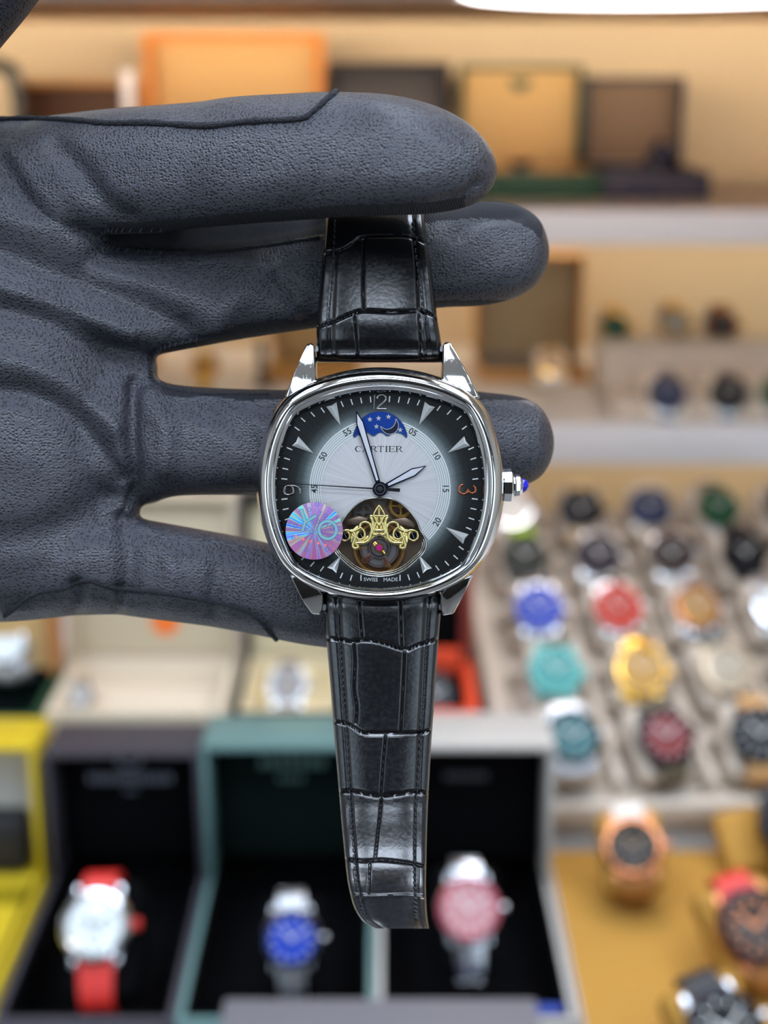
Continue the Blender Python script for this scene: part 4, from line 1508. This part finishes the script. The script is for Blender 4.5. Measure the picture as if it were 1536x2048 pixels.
moon_out = [(372, 806), (358, 770), (385, 690), (440, 580), (520, 490), (620, 430), (740, 405), (860, 412), (970, 455), (1070, 540), (1140, 640), (1178, 745), (1180, 800), (1160, 806)]
mo = [tuple(p) for p in spline(moon_out, 60)]
for cx_, x0_, x1_, dip in ((1090, 1160, 885, 0), (0, 875, 675, 0), (0, 660, 440, 0)):
    for i in range(1, 15):
        t = i / 15
        mo.append((x0_ + (x1_ - x0_) * t, 800 - 68 * math.sin(math.pi * t) ** 0.8))
mo.append((430, 760))
mo.append((400, 790))
poly = [L(*z3p(x, y), ZD) for x, y in mo][::-1]
blue_m = mat('lapis_enamel', (22, 72, 170), 0.25, 0.3, vary=0.12, vscale=4)
b = MB()
b.prism([(p[0], p[1]) for p in poly], ZD, ZD + 0.09)
mp_ = b.build('moon_window', blue_m, W, smooth=0)
b = MB()
b.tube([(p[0], p[1], ZD + 0.08) for p in poly], 0.09, 6, closed=True)
b.build('moon_window_rim', mat('blue_grey_rim', (150, 160, 186), 0.2, 0.8), mp_, smooth=60)
src = None
for x, y in ((612, 528), (746, 512), (898, 488), (714, 638), (1078, 690)):
    Mk = T(L(*z3p(x, y), ZD + 0.09))
    if src is None:
        pt = []
        for k in range(10):
            r = (5.6 if k % 2 == 0 else 2.4) * MM
            pt.append((r * math.sin(k * math.pi / 5), r * math.cos(k * math.pi / 5)))
        src = MB().prism(pt[::-1], 0, 0.08).build('star', dart_m, mp_, M=Mk, smooth=0)
    else:
        inst(src, 'star', mp_, Mk)
cres = [(1012, 512), (1050, 590), (1045, 660), (1000, 725), (930, 748), (860, 735), (800, 680), (778, 630), (840, 668), (910, 668), (970, 630), (1005, 570)]
cp_ = [L(*z3p(*p), 0) for p in spline(cres, 48, closed=True)]
b = MB()
b.prism([(p[0], p[1]) for p in cp_][::-1], ZD + 0.09, ZD + 0.15)
cr_ = b.build('crescent', mat('night_enamel', (34, 38, 62), 0.3, 0.4), mp_, smooth=0)
b = MB()
b.tube([(p[0], p[1], ZD + 0.15) for p in cp_], 0.07, 6, closed=True)
b.build('crescent_rim', dart_m, mp_, smooth=60)

# movement behind the opening
def z2(x, y, z):
    return L(660 + x / 7.314, 980 + y / 7.314, z)


MV = bpy.data.objects.new('movement', None)
COL.objects.link(MV)
MV.parent = W
rim_m = mat('opening_rim', (206, 206, 200), 0.15, 1.0)
b = MB()
b.tube([L(AC[0] + (r_in[i] + 0.6) * math.cos(th[i]), AC[1] + (r_in[i] + 0.6) * math.sin(th[i]), ZD + 0.05) for i in range(0, 360, 2)], 0.16, 8, closed=True)
b.build('opening_rim', rim_m, W, smooth=60)
b = MB()
lo_ = [i for i in range(0, 360, 2) if -0.05 < math.sin(th[i] ) or False]
low = [(AC[0] + (r_in[i] - 3.2) * math.cos(th[i]), AC[1] + (r_in[i] - 3.2) * math.sin(th[i])) for i in range(0, 182, 2)]
b.tube([L(x, y, ZD - 0.35) for x, y in low], 0.16, 8)
low = [(AC[0] + (r_in[i] - 7) * math.cos(th[i]), AC[1] + (r_in[i] - 7) * math.sin(th[i])) for i in range(4, 178, 2)]
b.tube([L(x, y, ZD - 0.7) for x, y in low], 0.14, 8)
b.build('opening_step', rim_m, MV, smooth=60)
plate_m = mat('bronze_plate', (140, 120, 104), 0.35, 0.8, vary=0.2, vscale=1.2)
b = MB()
b.loops([ring_px(r_in + 2, -5.4), ring_px(r_in * 0.02, -5.4)], False, True)
b.build('main_plate', plate_m, MV)
b = MB()
b.loops([ring_px(r_in + 0.8, -2.0), ring_px(r_in + 0.8, -5.4)])
b.build('opening_wall', mat('dark_wall', (110, 98, 88), 0.4, 0.6), MV)


def disc(name, x, y, r, z0, z1, m, ri=0.0, n=40, parent=None):
    c = Vector(z2(x, y, 0))
    k = MM / 7.314
    pr = [(ri * k, z0), (r * k, z0), (r * k, z1 - 0.06), (r * k - 0.06, z1), (ri * k + (0.06 if ri else 0), z1), (ri * k, z1 - 0.06)]
    if ri:
        pr.append((ri * k, z0))
    return MB().lathe(pr, n, M=T((c.x, c.y, 0))).build(name, m, parent or MV, smooth=40)


def gear(name, x, y, r, teeth, z0, z1, m, ri, spokes=4):
    k = MM / 7.314
    c = Vector(z2(x, y, 0))
    b = MB()
    o_, i_ = [], []
    for t in range(teeth * 4):
        a = 2 * math.pi * t / (teeth * 4)
        rr = r * k * (1.0 if t % 4 in (1, 2) else 0.90)
        o_.append((c.x + rr * math.cos(a), c.y + rr * math.sin(a)))
        i_.append((c.x + ri * k * math.cos(a), c.y + ri * k * math.sin(a)))
    b.loops([[(*p, z0) for p in i_], [(*p, z0) for p in o_], [(*p, z1) for p in o_], [(*p, z1) for p in i_], [(*p, z0) for p in i_]])
    for s in range(spokes):
        b.box(-0.16, 0.16, 0, ri * k + 0.05, z0, z1 - 0.02, M=T((c.x, c.y, 0)) @ RZ(90 / spokes * 4 / 4 * 0 + 360 / spokes * s))
    b.lathe([(0, z0), (0.5, z0), (0.5, z1 + 0.05), (0, z1 + 0.05)], 16, M=T((c.x, c.y, 0)))
    b.build(name, m, MV, smooth=30)


dsteel = mat('dark_steel_gear', (110, 108, 106), 0.3, 0.9)
brass = mat('brass_gear', (186, 146, 74), 0.3, 0.9)
bronze = mat('bronze_balance', (204, 152, 90), 0.25, 1.0)
brown_b = mat('brown_bridge', (96, 72, 62), 0.3, 0.7)
gear('gear', 725, 60, 155, 40, -3.6, -3.2, dsteel, 110)
gear('gear', 1040, 230, 185, 48, -4.3, -4.0, brass, 135)
gear('gear', 480, 330, 150, 36, -4.6, -4.3, dsteel, 105)
b = MB()
b.prism([z2(850, 300, 0)[:2], z2(930, 200, 0)[:2], z2(1120, 190, 0)[:2], z2(1200, 330, 0)[:2], z2(1120, 320, 0)[:2], z2(960, 330, 0)[:2]][::-1], -5.2, -4.6)
b.build('train_bridge', brown_b, MV)
b = MB()
b.prism([z2(200, 440, 0)[:2], z2(420, 380, 0)[:2], z2(560, 420, 0)[:2], z2(500, 500, 0)[:2], z2(240, 520, 0)[:2]][::-1], -4.2, -3.6, bev=0.08)
b.prism([z2(900, 440, 0)[:2], z2(1100, 400, 0)[:2], z2(1280, 480, 0)[:2], z2(1240, 560, 0)[:2], z2(980, 500, 0)[:2]][::-1], -4.2, -3.6, bev=0.08)
b.build('side_bridge', plate_m, MV)
disc('balance_rim', 718, 855, 392, -3.5, -2.9, bronze, 340, 72)
disc('balance_rim', 718, 855, 330, -3.3, -3.05, gold_m, 316, 72)
b = MB()
k = MM / 7.314
c = Vector(z2(718, 855, 0))
for a in (30, 150, 270):
    b.box(-0.28, 0.28, 0.2, 335 * k, -3.3, -3.05, M=T((c.x, c.y, 0)) @ RZ(a + 60))
b.build('balance_spoke', bronze, MV)
for r in (185, 203, 221, 239):
    disc('hairspring', 718, 855, r + 3, -2.95, -2.85, steel_b, r, 60)
disc('balance_disc', 718, 855, 300, -4.4, -3.9, mat('smoked_disc', (138, 122, 114), 0.3, 0.6), 0, 60)
disc('jewel_setting', 718, 850, 160, -2.6, -1.95, steel, 128)
disc('jewel_setting', 718, 850, 124, -2.5, -2.25, mat('grey_setting', (120, 114, 112), 0.3, 0.8), 0)
b = MB()
b.box(-0.28, 0.28, -1.35, 1.35, -2.25, -2.05, 0.05, M=T((z2(718, 855, 0)[0], z2(718, 855, 0)[1], 0)) @ RZ(42))
b.build('cap_spring', gold_m, MV)
disc('cap_ring', 718, 850, 66, -2.25, -2.0, gold_m, 40)
disc('jewel', 718, 850, 48, -2.2, -1.85, mat('ruby_jewel', (206, 44, 140), 0.1, 0.0, coat=0.6))
for (x0, y0, x1, y1, w_) in ((620, 950, 510, 1040, 50), (790, 980, 830, 1120, 42)):
    b = MB()
    p, q = Vector(z2(x0, y0, 0)), Vector(z2(x1, y1, 0))
    ang = math.degrees(math.atan2(q.y - p.y, q.x - p.x))
    ln_ = (q - p).length
    kk_ = MM / 7.314
    b.box(-0.1, ln_ + w_ * kk_ * 0.8, -w_ * kk_, w_ * kk_, -2.9, -2.6, 0.12, M=T((p.x, p.y, 0)) @ RZ(ang))
    b.build('regulator_arm', brown_b, MV)
disc('stud', 510, 1038, 48, -2.6, -2.35, copper_m, 26, 24)
disc('stud', 510, 1038, 18, -2.6, -2.3, steel, 0, 16)
disc('stud', 808, 1075, 26, -2.6, -2.4, copper_m, 0, 20)
disc('stud', 826, 1125, 22, -2.6, -2.4, gold_m, 0, 20)

# gilt ornamental bridge, mirror halves
GILT = [
    ([(718, 222), (760, 285), (798, 358), (765, 378), (718, 378)], 24),
    ([(850, 376), (805, 388), (765, 425), (742, 480), (718, 515)], 40),
    ([(846, 390), (812, 450), (806, 530), (812, 600), (780, 655), (720, 640)], 44),
    ([(770, 470), (790, 540), (770, 590), (718, 590)], 50),
    ([(840, 640), (826, 560), (858, 496), (920, 470), (980, 492), (1004, 540), (980, 560)], 40),
    ([(990, 560), (1050, 590), (1110, 612), (1170, 590), (1215, 592)], 40),
    ([(1000, 545), (960, 575), (930, 620), (935, 680), (975, 722), (1030, 710), (1050, 660), (1020, 610)], 32),
    ([(1110, 600), (1070, 660), (1085, 730), (1105, 790), (1085, 845), (1040, 850), (1030, 810), (1050, 790)], 40),
    ([(1050, 775), (980, 775), (910, 765), (865, 720), (845, 660), (835, 620)], 44),
    ([(1215, 590), (1275, 620), (1285, 690), (1245, 735), (1190, 735), (1155, 690), (1165, 630), (1215, 592)], 30),
    ([(1120, 640), (1090, 690), (1110, 740)], 30),
]
plate_strokes = [([(718, 390), (718, 650)], 70), ([(718, 600), (790, 640), (860, 700), (940, 750), (1020, 780)], 52), ([(1005, 555), (1080, 625), (1095, 720), (1075, 800)], 62), ([(1080, 610), (1170, 612), (1200, 600)], 44), ([(718, 240), (718, 360)], 18)]
gilt_m = mat('gilt_bridge', (250, 230, 156), 0.2, 1.0, vary=0.04, vscale=2)
b = MB()
for pts, w_ in GILT:
    for sgn in (1, -1):
        P = spline(pts, 6 * len(pts))
        b.tube([z2(718 + sgn * (x - 718), y, -1.95) for x, y in P], w_ * 1.15 * MM / 7.314 / 2, 8, flat=0.75)
for pts, w_ in plate_strokes:
    for sgn in (1, -1):
        P = spline(pts, 5 * len(pts))
        b.tube([z2(718 + sgn * (x - 718), y, -2.12) for x, y in P], w_ * 1.6 * MM / 7.314 / 2, 8, flat=0.25)
b.build('gilt_bridge', gilt_m, MV, smooth=60)
scr = mat('blued_screw', (30, 36, 52), 0.2, 0.9)
for x, y, r in ((1217, 666, 50), (219, 666, 50), (975, 664, 46), (461, 676, 46)):
    d_ = disc('screw', x, y, r, -2.6, -2.1, scr, 0, 24)
    cc = z2(x, y, 0)
    MB().box(-r * k * 0.85, r * k * 0.85, -0.05, 0.05, -2.1, -2.07, M=T((cc[0], cc[1], 0)) @ RZ(-65)).build('slot', steel_b, MV)
disc('jewel', 718, 640, 30, -2.3, -1.8, mat('brown_jewel', (90, 60, 50), 0.2), 0, 18)
disc('jewel', 718, 325, 34, -2.6, -2.2, copper_m, 14, 18)

# hands
navy_hand = mat('blued_hand', (20, 24, 52), 0.22, 0.5)
lume = mat('white_lume', (232, 232, 240), 0.5)


def hand_blade(name, tip, wid, z, tail=12, inset=3.2, base_w=9.5):
    tp = np.array(tip, float)
    d = tp - PIV
    ln_ = np.linalg.norm(d)
    d /= ln_
    n_ = np.array([-d[1], d[0]])
    sh = ln_ - wid * 1.75
    prof_ = [(10, base_w / 2), (sh, wid / 2), (ln_, 0)]
    out_ = [PIV + d * a + n_ * w for a, w in prof_] + [PIV + d * a - n_ * w for a, w in prof_[1::-1]]
    P = [L(*p, z) for p in out_]
    b = MB()
    b.prism([(p[0], p[1]) for p in P], z, z + 0.16)
    o = b.build(name, navy_hand, W, smooth=0)
    pi_ = [(18, base_w / 2 - 2.6), (sh - 0.6, wid / 2 - 2.3), (ln_ - inset * 2.0, 0.0)]
    inn = [PIV + d * a + n_ * w for a, w in pi_] + [PIV + d * a - n_ * w for a, w in pi_[1::-1]]
    P = [L(*p, z) for p in inn]
    b = MB()
    b.prism([(p[0], p[1]) for p in P], z + 0.15, z + 0.2)
    b.build('lume_inlay', lume, o, smooth=0)
    return o


hand_blade('hour_hand', (853.5, 931), 17, ZD + 0.45)
hand_blade('minute_hand', (712, 820), 15.5, ZD + 0.75, inset=4.0)
b = MB()
d = np.array([570 - 760, 966.5 - 978.0])
d /= np.linalg.norm(d)
n_ = np.array([-d[1], d[0]])
P = [PIV + d * 205 + n_ * 0.5, PIV + d * 10 + n_ * 1.5, PIV - d * 12 + n_ * 2, PIV - d * 12 + n_ * 3, PIV - d * 40 + n_ * 3.6, PIV - d * 40 - n_ * 3.6, PIV - d * 12 - n_ * 3, PIV - d * 12 - n_ * 2, PIV + d * 10 - n_ * 1.5, PIV + d * 205 - n_ * 0.5]
Q = [L(*p, ZD + 1.0) for p in P]
b.prism([(p[0], p[1]) for p in Q], ZD + 1.0, ZD + 1.1)
b.build('second_hand', mat('dark_blued_hand', (18, 18, 26), 0.35, 0.4), W, smooth=0)
cx_, cy_, _ = L(760, 978, 0)
hub = MB().lathe([(0, ZD + 0.1), (1.25, ZD + 0.1), (1.25, ZD + 0.85), (1.1, ZD + 0.98), (0, ZD + 0.98)], 32, M=T((cx_, cy_, 0))).build('hand_hub', navy_hand, W)
MB().lathe([(0.75, ZD + 1.12), (0.95, ZD + 1.12), (0.95, ZD + 1.2), (0.75, ZD + 1.2), (0.75, ZD + 1.12)], 28, M=T((cx_, cy_, 0))).build('hub_ring', dsteel, hub)
MB().lathe([(0, ZD + 1.1), (0.45, ZD + 1.1), (0.45, ZD + 1.25), (0.25, ZD + 1.3), (0, ZD + 1.3)], 20, M=T((cx_, cy_, 0))).build('hub_cap', dark_ink, hub)

# hologram sticker on the crystal
hm = bpy.data.materials.new('hologram_foil')
hm.use_nodes = True
nt = hm.node_tree
p = nt.nodes['Principled BSDF']
tc = N(nt, 'ShaderNodeTexCoord')
sp_ = N(nt, 'ShaderNodeVectorMath', operation='NORMALIZE')
nt.links.new(tc.outputs['Object'], sp_.inputs[0])
nz = N(nt, 'ShaderNodeTexNoise')
nz.inputs['Scale'].default_value = 2.3
nz.inputs['Detail'].default_value = 2.5
nt.links.new(sp_.outputs[0], nz.inputs['Vector'])
cr = ramp(nt, [(0.0, lin((90, 190, 230))), (0.30, lin((70, 170, 230))), (0.335, lin((50, 90, 214))), (0.36, lin((170, 160, 120))), (0.40, lin((150, 108, 146))), (0.45, lin((124, 92, 158))), (0.50, lin((146, 104, 140))), (0.525, lin((166, 156, 116))), (0.54, lin((80, 200, 190))), (0.555, lin((60, 180, 240))), (0.58, lin((48, 84, 214))), (0.60, lin((120, 200, 224))), (0.62, lin((170, 160, 110))), (0.65, lin((140, 100, 132))), (0.74, lin((110, 84, 160)))], nz.outputs['Fac'])
sy = N(nt, 'ShaderNodeSeparateXYZ')
nt.links.new(tc.outputs['Object'], sy.inputs[0])
low_ = mth(nt, 'MULTIPLY', mth(nt, 'MINIMUM', sy.outputs[1], 0.0), -0.11)
mx = N(nt, 'ShaderNodeMix', data_type='RGBA')
nt.links.new(low_, mx.inputs[0])
nt.links.new(cr.outputs[0], mx.inputs[6])
mx.inputs[7].default_value = (*lin((222, 110, 170)), 1)
nt.links.new(mx.outputs[2], p.inputs['Base Color'])
p.inputs['Metallic'].default_value = 0.25
p.inputs['Roughness'].default_value = 0.35
SZ = 0.62
SP_ = (628.5, 1062)
stk = MB().lathe([(0, 0), (4.82, 0), (4.82, 0.05), (4.78, 0.07), (0, 0.07)], 72).build('hologram_sticker', hm, W, loc=L(*SP_, SZ))
tag(stk, 'round rainbow hologram sticker on the lower left of the crystal')
ink_b = mat('holo_outline', (64, 92, 156), 0.5)
ink_r = mat('holo_red', (236, 110, 104), 0.5)
teal_f = mat('holo_letter_fill', (122, 170, 168), 0.4, 0.2)


def zs(x, y, z=0.075):            # sticker close-up pixels -> sticker frame
    px, py = 550 + x / 10.24, 930 + y / 10.24
    a = L(px, py, SZ)
    o_ = L(*SP_, SZ)
    return (a[0] - o_[0], a[1] - o_[1], z)


b = MB()
YL = [(490, 900), (575, 905), (640, 1130), (820, 1010), (870, 1030), (870, 1060), (640, 1190), (590, 1360), (530, 1345), (585, 1170)]
b.prism([zs(*p)[:2] for p in YL][::-1], 0.07, 0.085)
k2 = MM / 10.24
oc = zs(1080, 1330)
b.lathe([(145 * k2, 0.07), (212 * k2, 0.07), (212 * k2, 0.085), (145 * k2, 0.085), (145 * k2, 0.07)], 40, M=T((oc[0], oc[1], 0)))
b.build('big_letters', teal_f, stk, smooth=0)
b = MB()
b.tube([zs(*p, 0.085) for p in YL], 0.055, 5, closed=True, flat=0.3)
for r in (145, 212):
    b.tube([(oc[0] + r * k2 * math.cos(a), oc[1] + r * k2 * math.sin(a), 0.085) for a in np.linspace(0, 2 * math.pi, 40, endpoint=False)], 0.055, 5, closed=True, flat=0.3)
b.build('letter_outline', ink_b, stk, smooth=60)


def stext(ch, x, y, cap, rot, m=ink_b):
    o = text_obj(ch, cap, SP_[0], SP_[1], 0, 0, m, stk, 'small_letter')
    a = zs(x, y, 0.08)
    o.matrix_local = T(a) @ RZ(rot)


for ch, x, y, rot in (('Y', 300, 1210, 0), ('O', 415, 1250, 0), ('O', 705, 915, -10), ('Y', 620, 850, 20), ('Y', 935, 985, -10), ('O', 1040, 1040, -30), ('Y', 1260, 1100, -20), ('O', 750, 1370, 10), ('O', 880, 1160, 0), ('Y', 1070, 1230, -20), ('O', 1170, 1290, 0), ('O', 380, 1480, 15), ('O', 640, 1740, 10), ('O', 1065, 1730, -30), ('Y', 940, 1690, 0), ('Y', 1290, 1560, 30), ('O', 860, 800, 0)):
    stext(ch, x, y, 8.2, rot)
src = None
for x, y, rot in ((430, 1460, 10), (580, 1520, 0), (735, 1565, 10), (885, 1600, -10), (1030, 1640, 20)):
    Mk = T(zs(x, y, 0.07)) @ RZ(rot)
    if src is None:
        pt = [((4.2 if q % 2 == 0 else 1.8) * MM * math.sin(q * math.pi / 5), (4.2 if q % 2 == 0 else 1.8) * MM * math.cos(q * math.pi / 5)) for q in range(10)]
        src = MB().prism(pt[::-1], 0, 0.02).build('star', ink_r, stk, M=Mk, smooth=0)
    else:
        inst(src, 'star', stk, Mk)

# crown with a blue cabochon
c = Vector(L(1004, 971, -4.8))
cw = MB().lathe([(0, 0), (2.5, 0), (2.9, 0.25), (2.95, 1.5), (2.6, 1.8), (1.75, 1.95), (1.75, 2.15), (1.95, 2.35), (1.85, 3.0), (1.3, 3.5), (0, 3.5)], 9, M=T(c) @ RY(90) @ RZ(10)).build('crown', case_m, W, smooth=25)
MB().lathe([(1.25, 3.45), (1.2, 3.8), (0.85, 4.3), (0.4, 4.55), (0, 4.6)], 20, M=T(c) @ RY(90)).build('cabochon', mat('sapphire_blue', (24, 28, 190), 0.1, coat=0.5), cw, smooth=60)


# ------------------------------------------------------------------ strap
def strap_material():
    m = bpy.data.materials.new('glossy_croc_leather')
    m.use_nodes = True
    nt = m.node_tree
    p = nt.nodes['Principled BSDF']
    p.inputs['Base Color'].default_value = (*lin((15, 15, 18)), 1)
    tc = N(nt, 'ShaderNodeTexCoord')
    nz = N(nt, 'ShaderNodeTexNoise')
    nz.inputs['Scale'].default_value = 1.6
    nz.inputs['Detail'].default_value = 7
    nt.links.new(tc.outputs['Object'], nz.inputs['Vector'])
    r = ramp(nt, [(0.3, (0.15,) * 3), (0.7, (0.27,) * 3)], nz.outputs['Fac'])
    nt.links.new(r.outputs[0], p.inputs['Roughness'])
    p.inputs['Specular IOR Level'].default_value = 0.75
    bp = N(nt, 'ShaderNodeBump')
    bp.inputs['Strength'].default_value = 0.025
    bp.inputs['Distance'].default_value = 0.1
    nt.links.new(nz.outputs['Fac'], bp.inputs['Height'])
    nt.links.new(bp.outputs[0], p.inputs['Normal'])
    return m


STRAP_M = strap_material()
thread_m = mat('black_thread', (34, 36, 42), 0.45, vary=0.1, vscale=3)


def strap(name, label, secs, grooves, stitches, nu=120, nv=300, thick=2.6, pad=1.3):
    """secs: (py, left px, right px, z); the face points to +z with padded middle and pressed scale lines"""
    S = spline(secs, nv)
    u = np.linspace(0, 1, nu)
    py = S[:, 0][:, None] + 0 * u[None, :]
    px = S[:, 1][:, None] * (1 - u) + S[:, 2][:, None] * u
    z = S[:, 3][:, None] + 0 * u[None, :]
    # padding: raised middle, thin rims
    q = np.abs(u - 0.5) * 2
    bulge = pad * np.clip(1 - q ** 2.6, 0, 1) ** 0.8 - 0.25 * np.exp(-((q - 0.76) / 0.05) ** 2) - 0.9 * np.clip((q - 0.93) / 0.07, 0, 1) ** 2
    z = z + bulge[None, :]
    P2 = np.stack([px.ravel(), py.ravel()], 1)
    g = np.zeros(len(P2))
    for poly, wd, dp in grooves:
        d_ = pdist(P2, spline(poly, 24))
        g = np.maximum(g, dp * np.exp(-(d_ / wd) ** 2))
        g -= 0.02 * dp * np.exp(-((d_ - wd * 2.6) / (wd * 1.6)) ** 2)
    z = z - g.reshape(z.shape)
    k_ = (FOCUS * 1000 - z) / FPX
    V = np.stack([(px - 768) * k_, (1024 - py) * k_, z], 2)
    zb = S[:, 3][:, None] - thick + 0 * u[None, :]
    kb = (FOCUS * 1000 - zb) / FPX
    # underside one strip of few columns
    cols = [0, nu - 1]
    VB = np.stack([(px[:, cols] - 768) * kb[:, cols], (1024 - py[:, cols]) * kb[:, cols], zb[:, cols]], 2)
    verts = [tuple(v) for v in V.reshape(-1, 3)] + [tuple(v) for v in VB.reshape(-1, 3)]
    idx = lambda i, j: i * nu + j
    base = nu * nv
    ib = lambda i, j: base + i * 2 + j
    F = []
    for i in range(nv - 1):
        for j in range(nu - 1):
            F.append((idx(i, j), idx(i + 1, j), idx(i + 1, j + 1), idx(i, j + 1)))
        F.append((ib(i, 0), ib(i + 1, 0), idx(i + 1, 0), idx(i, 0)))
        F.append((idx(i, nu - 1), idx(i + 1, nu - 1), ib(i + 1, 1), ib(i, 1)))
        F.append((ib(i, 1), ib(i + 1, 1), ib(i + 1, 0), ib(i, 0)))
    F.append(tuple([idx(0, j) for j in range(nu)] + [ib(0, 1), ib(0, 0)]))
    F.append(tuple([ib(nv - 1, 0), ib(nv - 1, 1)] + [idx(nv - 1, j) for j in range(nu - 1, -1, -1)]))
    me_ = bpy.data.meshes.new(name)
    me_.from_pydata(verts, [], F)
    o = link(name, me_, STRAP_M, W, smooth=60)
    tag(o, label)
    tree = BVHTree.FromPolygons([Vector(v) for v in verts], F)
    src_ = None
    for line in stitches:
        ln_ = sum(math.hypot(b_[0] - a[0], b_[1] - a[1]) for a, b_ in zip(line, line[1:]))
        Q = spline(line, int(ln_ / 11) + 1)
        for a, b_ in zip(Q, Q[1:]):
            mx_, my_ = (a + b_) / 2
            d_ = (Vector(L(mx_, my_, 0)) - EYE).normalized()
            hit, nr, i_, ds = tree.ray_cast(EYE, d_)
            if hit is None:
                continue
            ang = math.degrees(math.atan2(-(b_[1] - a[1]), b_[0] - a[0])) + 9
            fr_ = nr.to_track_quat('Z', 'Y').to_matrix().to_4x4()
            xax = Vector((math.cos(math.radians(ang)), math.sin(math.radians(ang)), 0))
            xax = (xax - nr * xax.dot(nr)).normalized()
            yax = nr.cross(xax)
            R = Matrix((xax, yax, nr)).transposed().to_4x4()
            Mk = T(hit + nr * 0.02) @ R
            if src_ is None:
                src_ = MB().tube([(-0.36, 0, -0.05), (-0.2, 0, 0.12), (0.2, 0, 0.12), (0.36, 0, -0.05)], [0.12, 0.16, 0.16, 0.12], 6).build('stitch', thread_m, o, M=Mk)
            else:
                inst(src_, 'stitch', o, Mk)
    return o


def zl(pts):
    return [(560 + x * 0.36134, 1160 + y * 0.36134) for x, y in pts]


def zu(pts):
    return [(600 + x * 0.345, 150 + y * 0.345) for x, y in pts]


LOW = [(1188, 646, 884, -5.5), (1215, 648, 882, -4.6), (1280, 653, 877, -4.2), (1350, 659, 872, -4.0), (1413, 664, 868, -3.8), (1480, 669, 863, -3.2), (1590, 678, 857, -2.0), (1640, 682, 855, -0.8), (1690, 687, 853.5, 1.0), (1720, 690, 853, 2.4), (1742, 692.5, 852.5, 3.6), (1772, 697, 852, 5.8), (1812, 707, 853, 9.6), (1838, 722, 855, 12.2), (1850, 738, 857, 13.4), (1857, 752, 858, 14.2)]
GL_ = [
    (zl([(235, 322), (330, 330), (400, 342), (470, 332), (560, 345), (690, 386), (760, 362), (880, 328)]), 2.6, 0.55),
    (zl([(280, 782), (380, 800), (460, 845), (580, 850), (700, 846), (800, 842), (860, 818)]), 2.6, 0.5),
    (zl([(310, 1180), (400, 1170), (560, 1195), (740, 1175), (840, 1190)]), 2.8, 0.55),
    (zl([(335, 1545), (470, 1555), (560, 1550), (700, 1565), (820, 1590)]), 3.0, 0.5),
    (zl([(350, 1740), (500, 1750), (700, 1745), (830, 1760)]), 3.0, 0.35),
    (zl([(440, 120), (446, 220), (455, 322)]), 2.2, 0.4), (zl([(668, 120), (670, 250), (675, 380)]), 2.2, 0.4),
    (zl([(408, 352), (415, 450), (410, 600), (425, 700), (420, 790)]), 2.6, 0.5), (zl([(690, 400), (686, 500), (676, 700), (668, 840)]), 2.4, 0.5),
    (zl([(585, 856), (572, 1000), (558, 1190)]), 2.2, 0.45), (zl([(562, 1215), (542, 1400), (525, 1550)]), 2.4, 0.45), (zl([(497, 1570), (490, 1740)]), 2.2, 0.35),
]
SL = [zl([(320, 190), (330, 350), (345, 600), (370, 850), (385, 1150), (400, 1400), (425, 1650), (462, 1850)]), zl([(825, 190), (810, 350), (800, 600), (780, 900), (755, 1200), (742, 1450), (746, 1700), (754, 1880)])]
strap('lower_strap', 'hanging lower strap of glossy black crocodile-grain leather', LOW, GL_, SL, nv=340)

UPS = [(330, 660, 842, -36), (352, 658, 843, -28), (378, 656, 844, -19), (405, 654, 846, -12), (436, 652, 848, -8.2), (480, 648.5, 854, -6.4), (512, 645, 859, -5.5), (570, 640, 867, -4.4), (633, 634.5, 874, -3.6), (670, 633, 880, -3.6), (692, 633, 883, -4.2), (708, 633, 884, -5.0), (718, 633, 885, -6.2), (723, 633, 885, -7.4), (725, 633.5, 885, -8.6)]
GU = [
    (zu([(120, 1032), (230, 1020), (300, 980), (360, 942), (500, 936), (640, 940), (760, 988)]), 2.6, 0.5),
    (zu([(90, 1466), (200, 1430), (290, 1390), (370, 1370), (540, 1376), (690, 1368), (800, 1410)]), 2.8, 0.55),
    (zu([(372, 955), (366, 1200), (370, 1364)]), 2.4, 0.45), (zu([(662, 955), (680, 1200), (688, 1360)]), 2.4, 0.45),
    (zu([(316, 1400), (330, 1560), (334, 1680)]), 2.2, 0.45), (zu([(692, 1390), (700, 1560), (706, 1680)]), 2.2, 0.4),
]
SU = [zu([(202, 840), (196, 1000), (186, 1200), (164, 1400), (152, 1520)]), zu([(655, 850), (675, 1050), (700, 1250), (736, 1440), (748, 1520)])]
strap('upper_strap', 'upper strap of glossy black crocodile-grain leather pinched between two fingers', UPS, GU, SU)
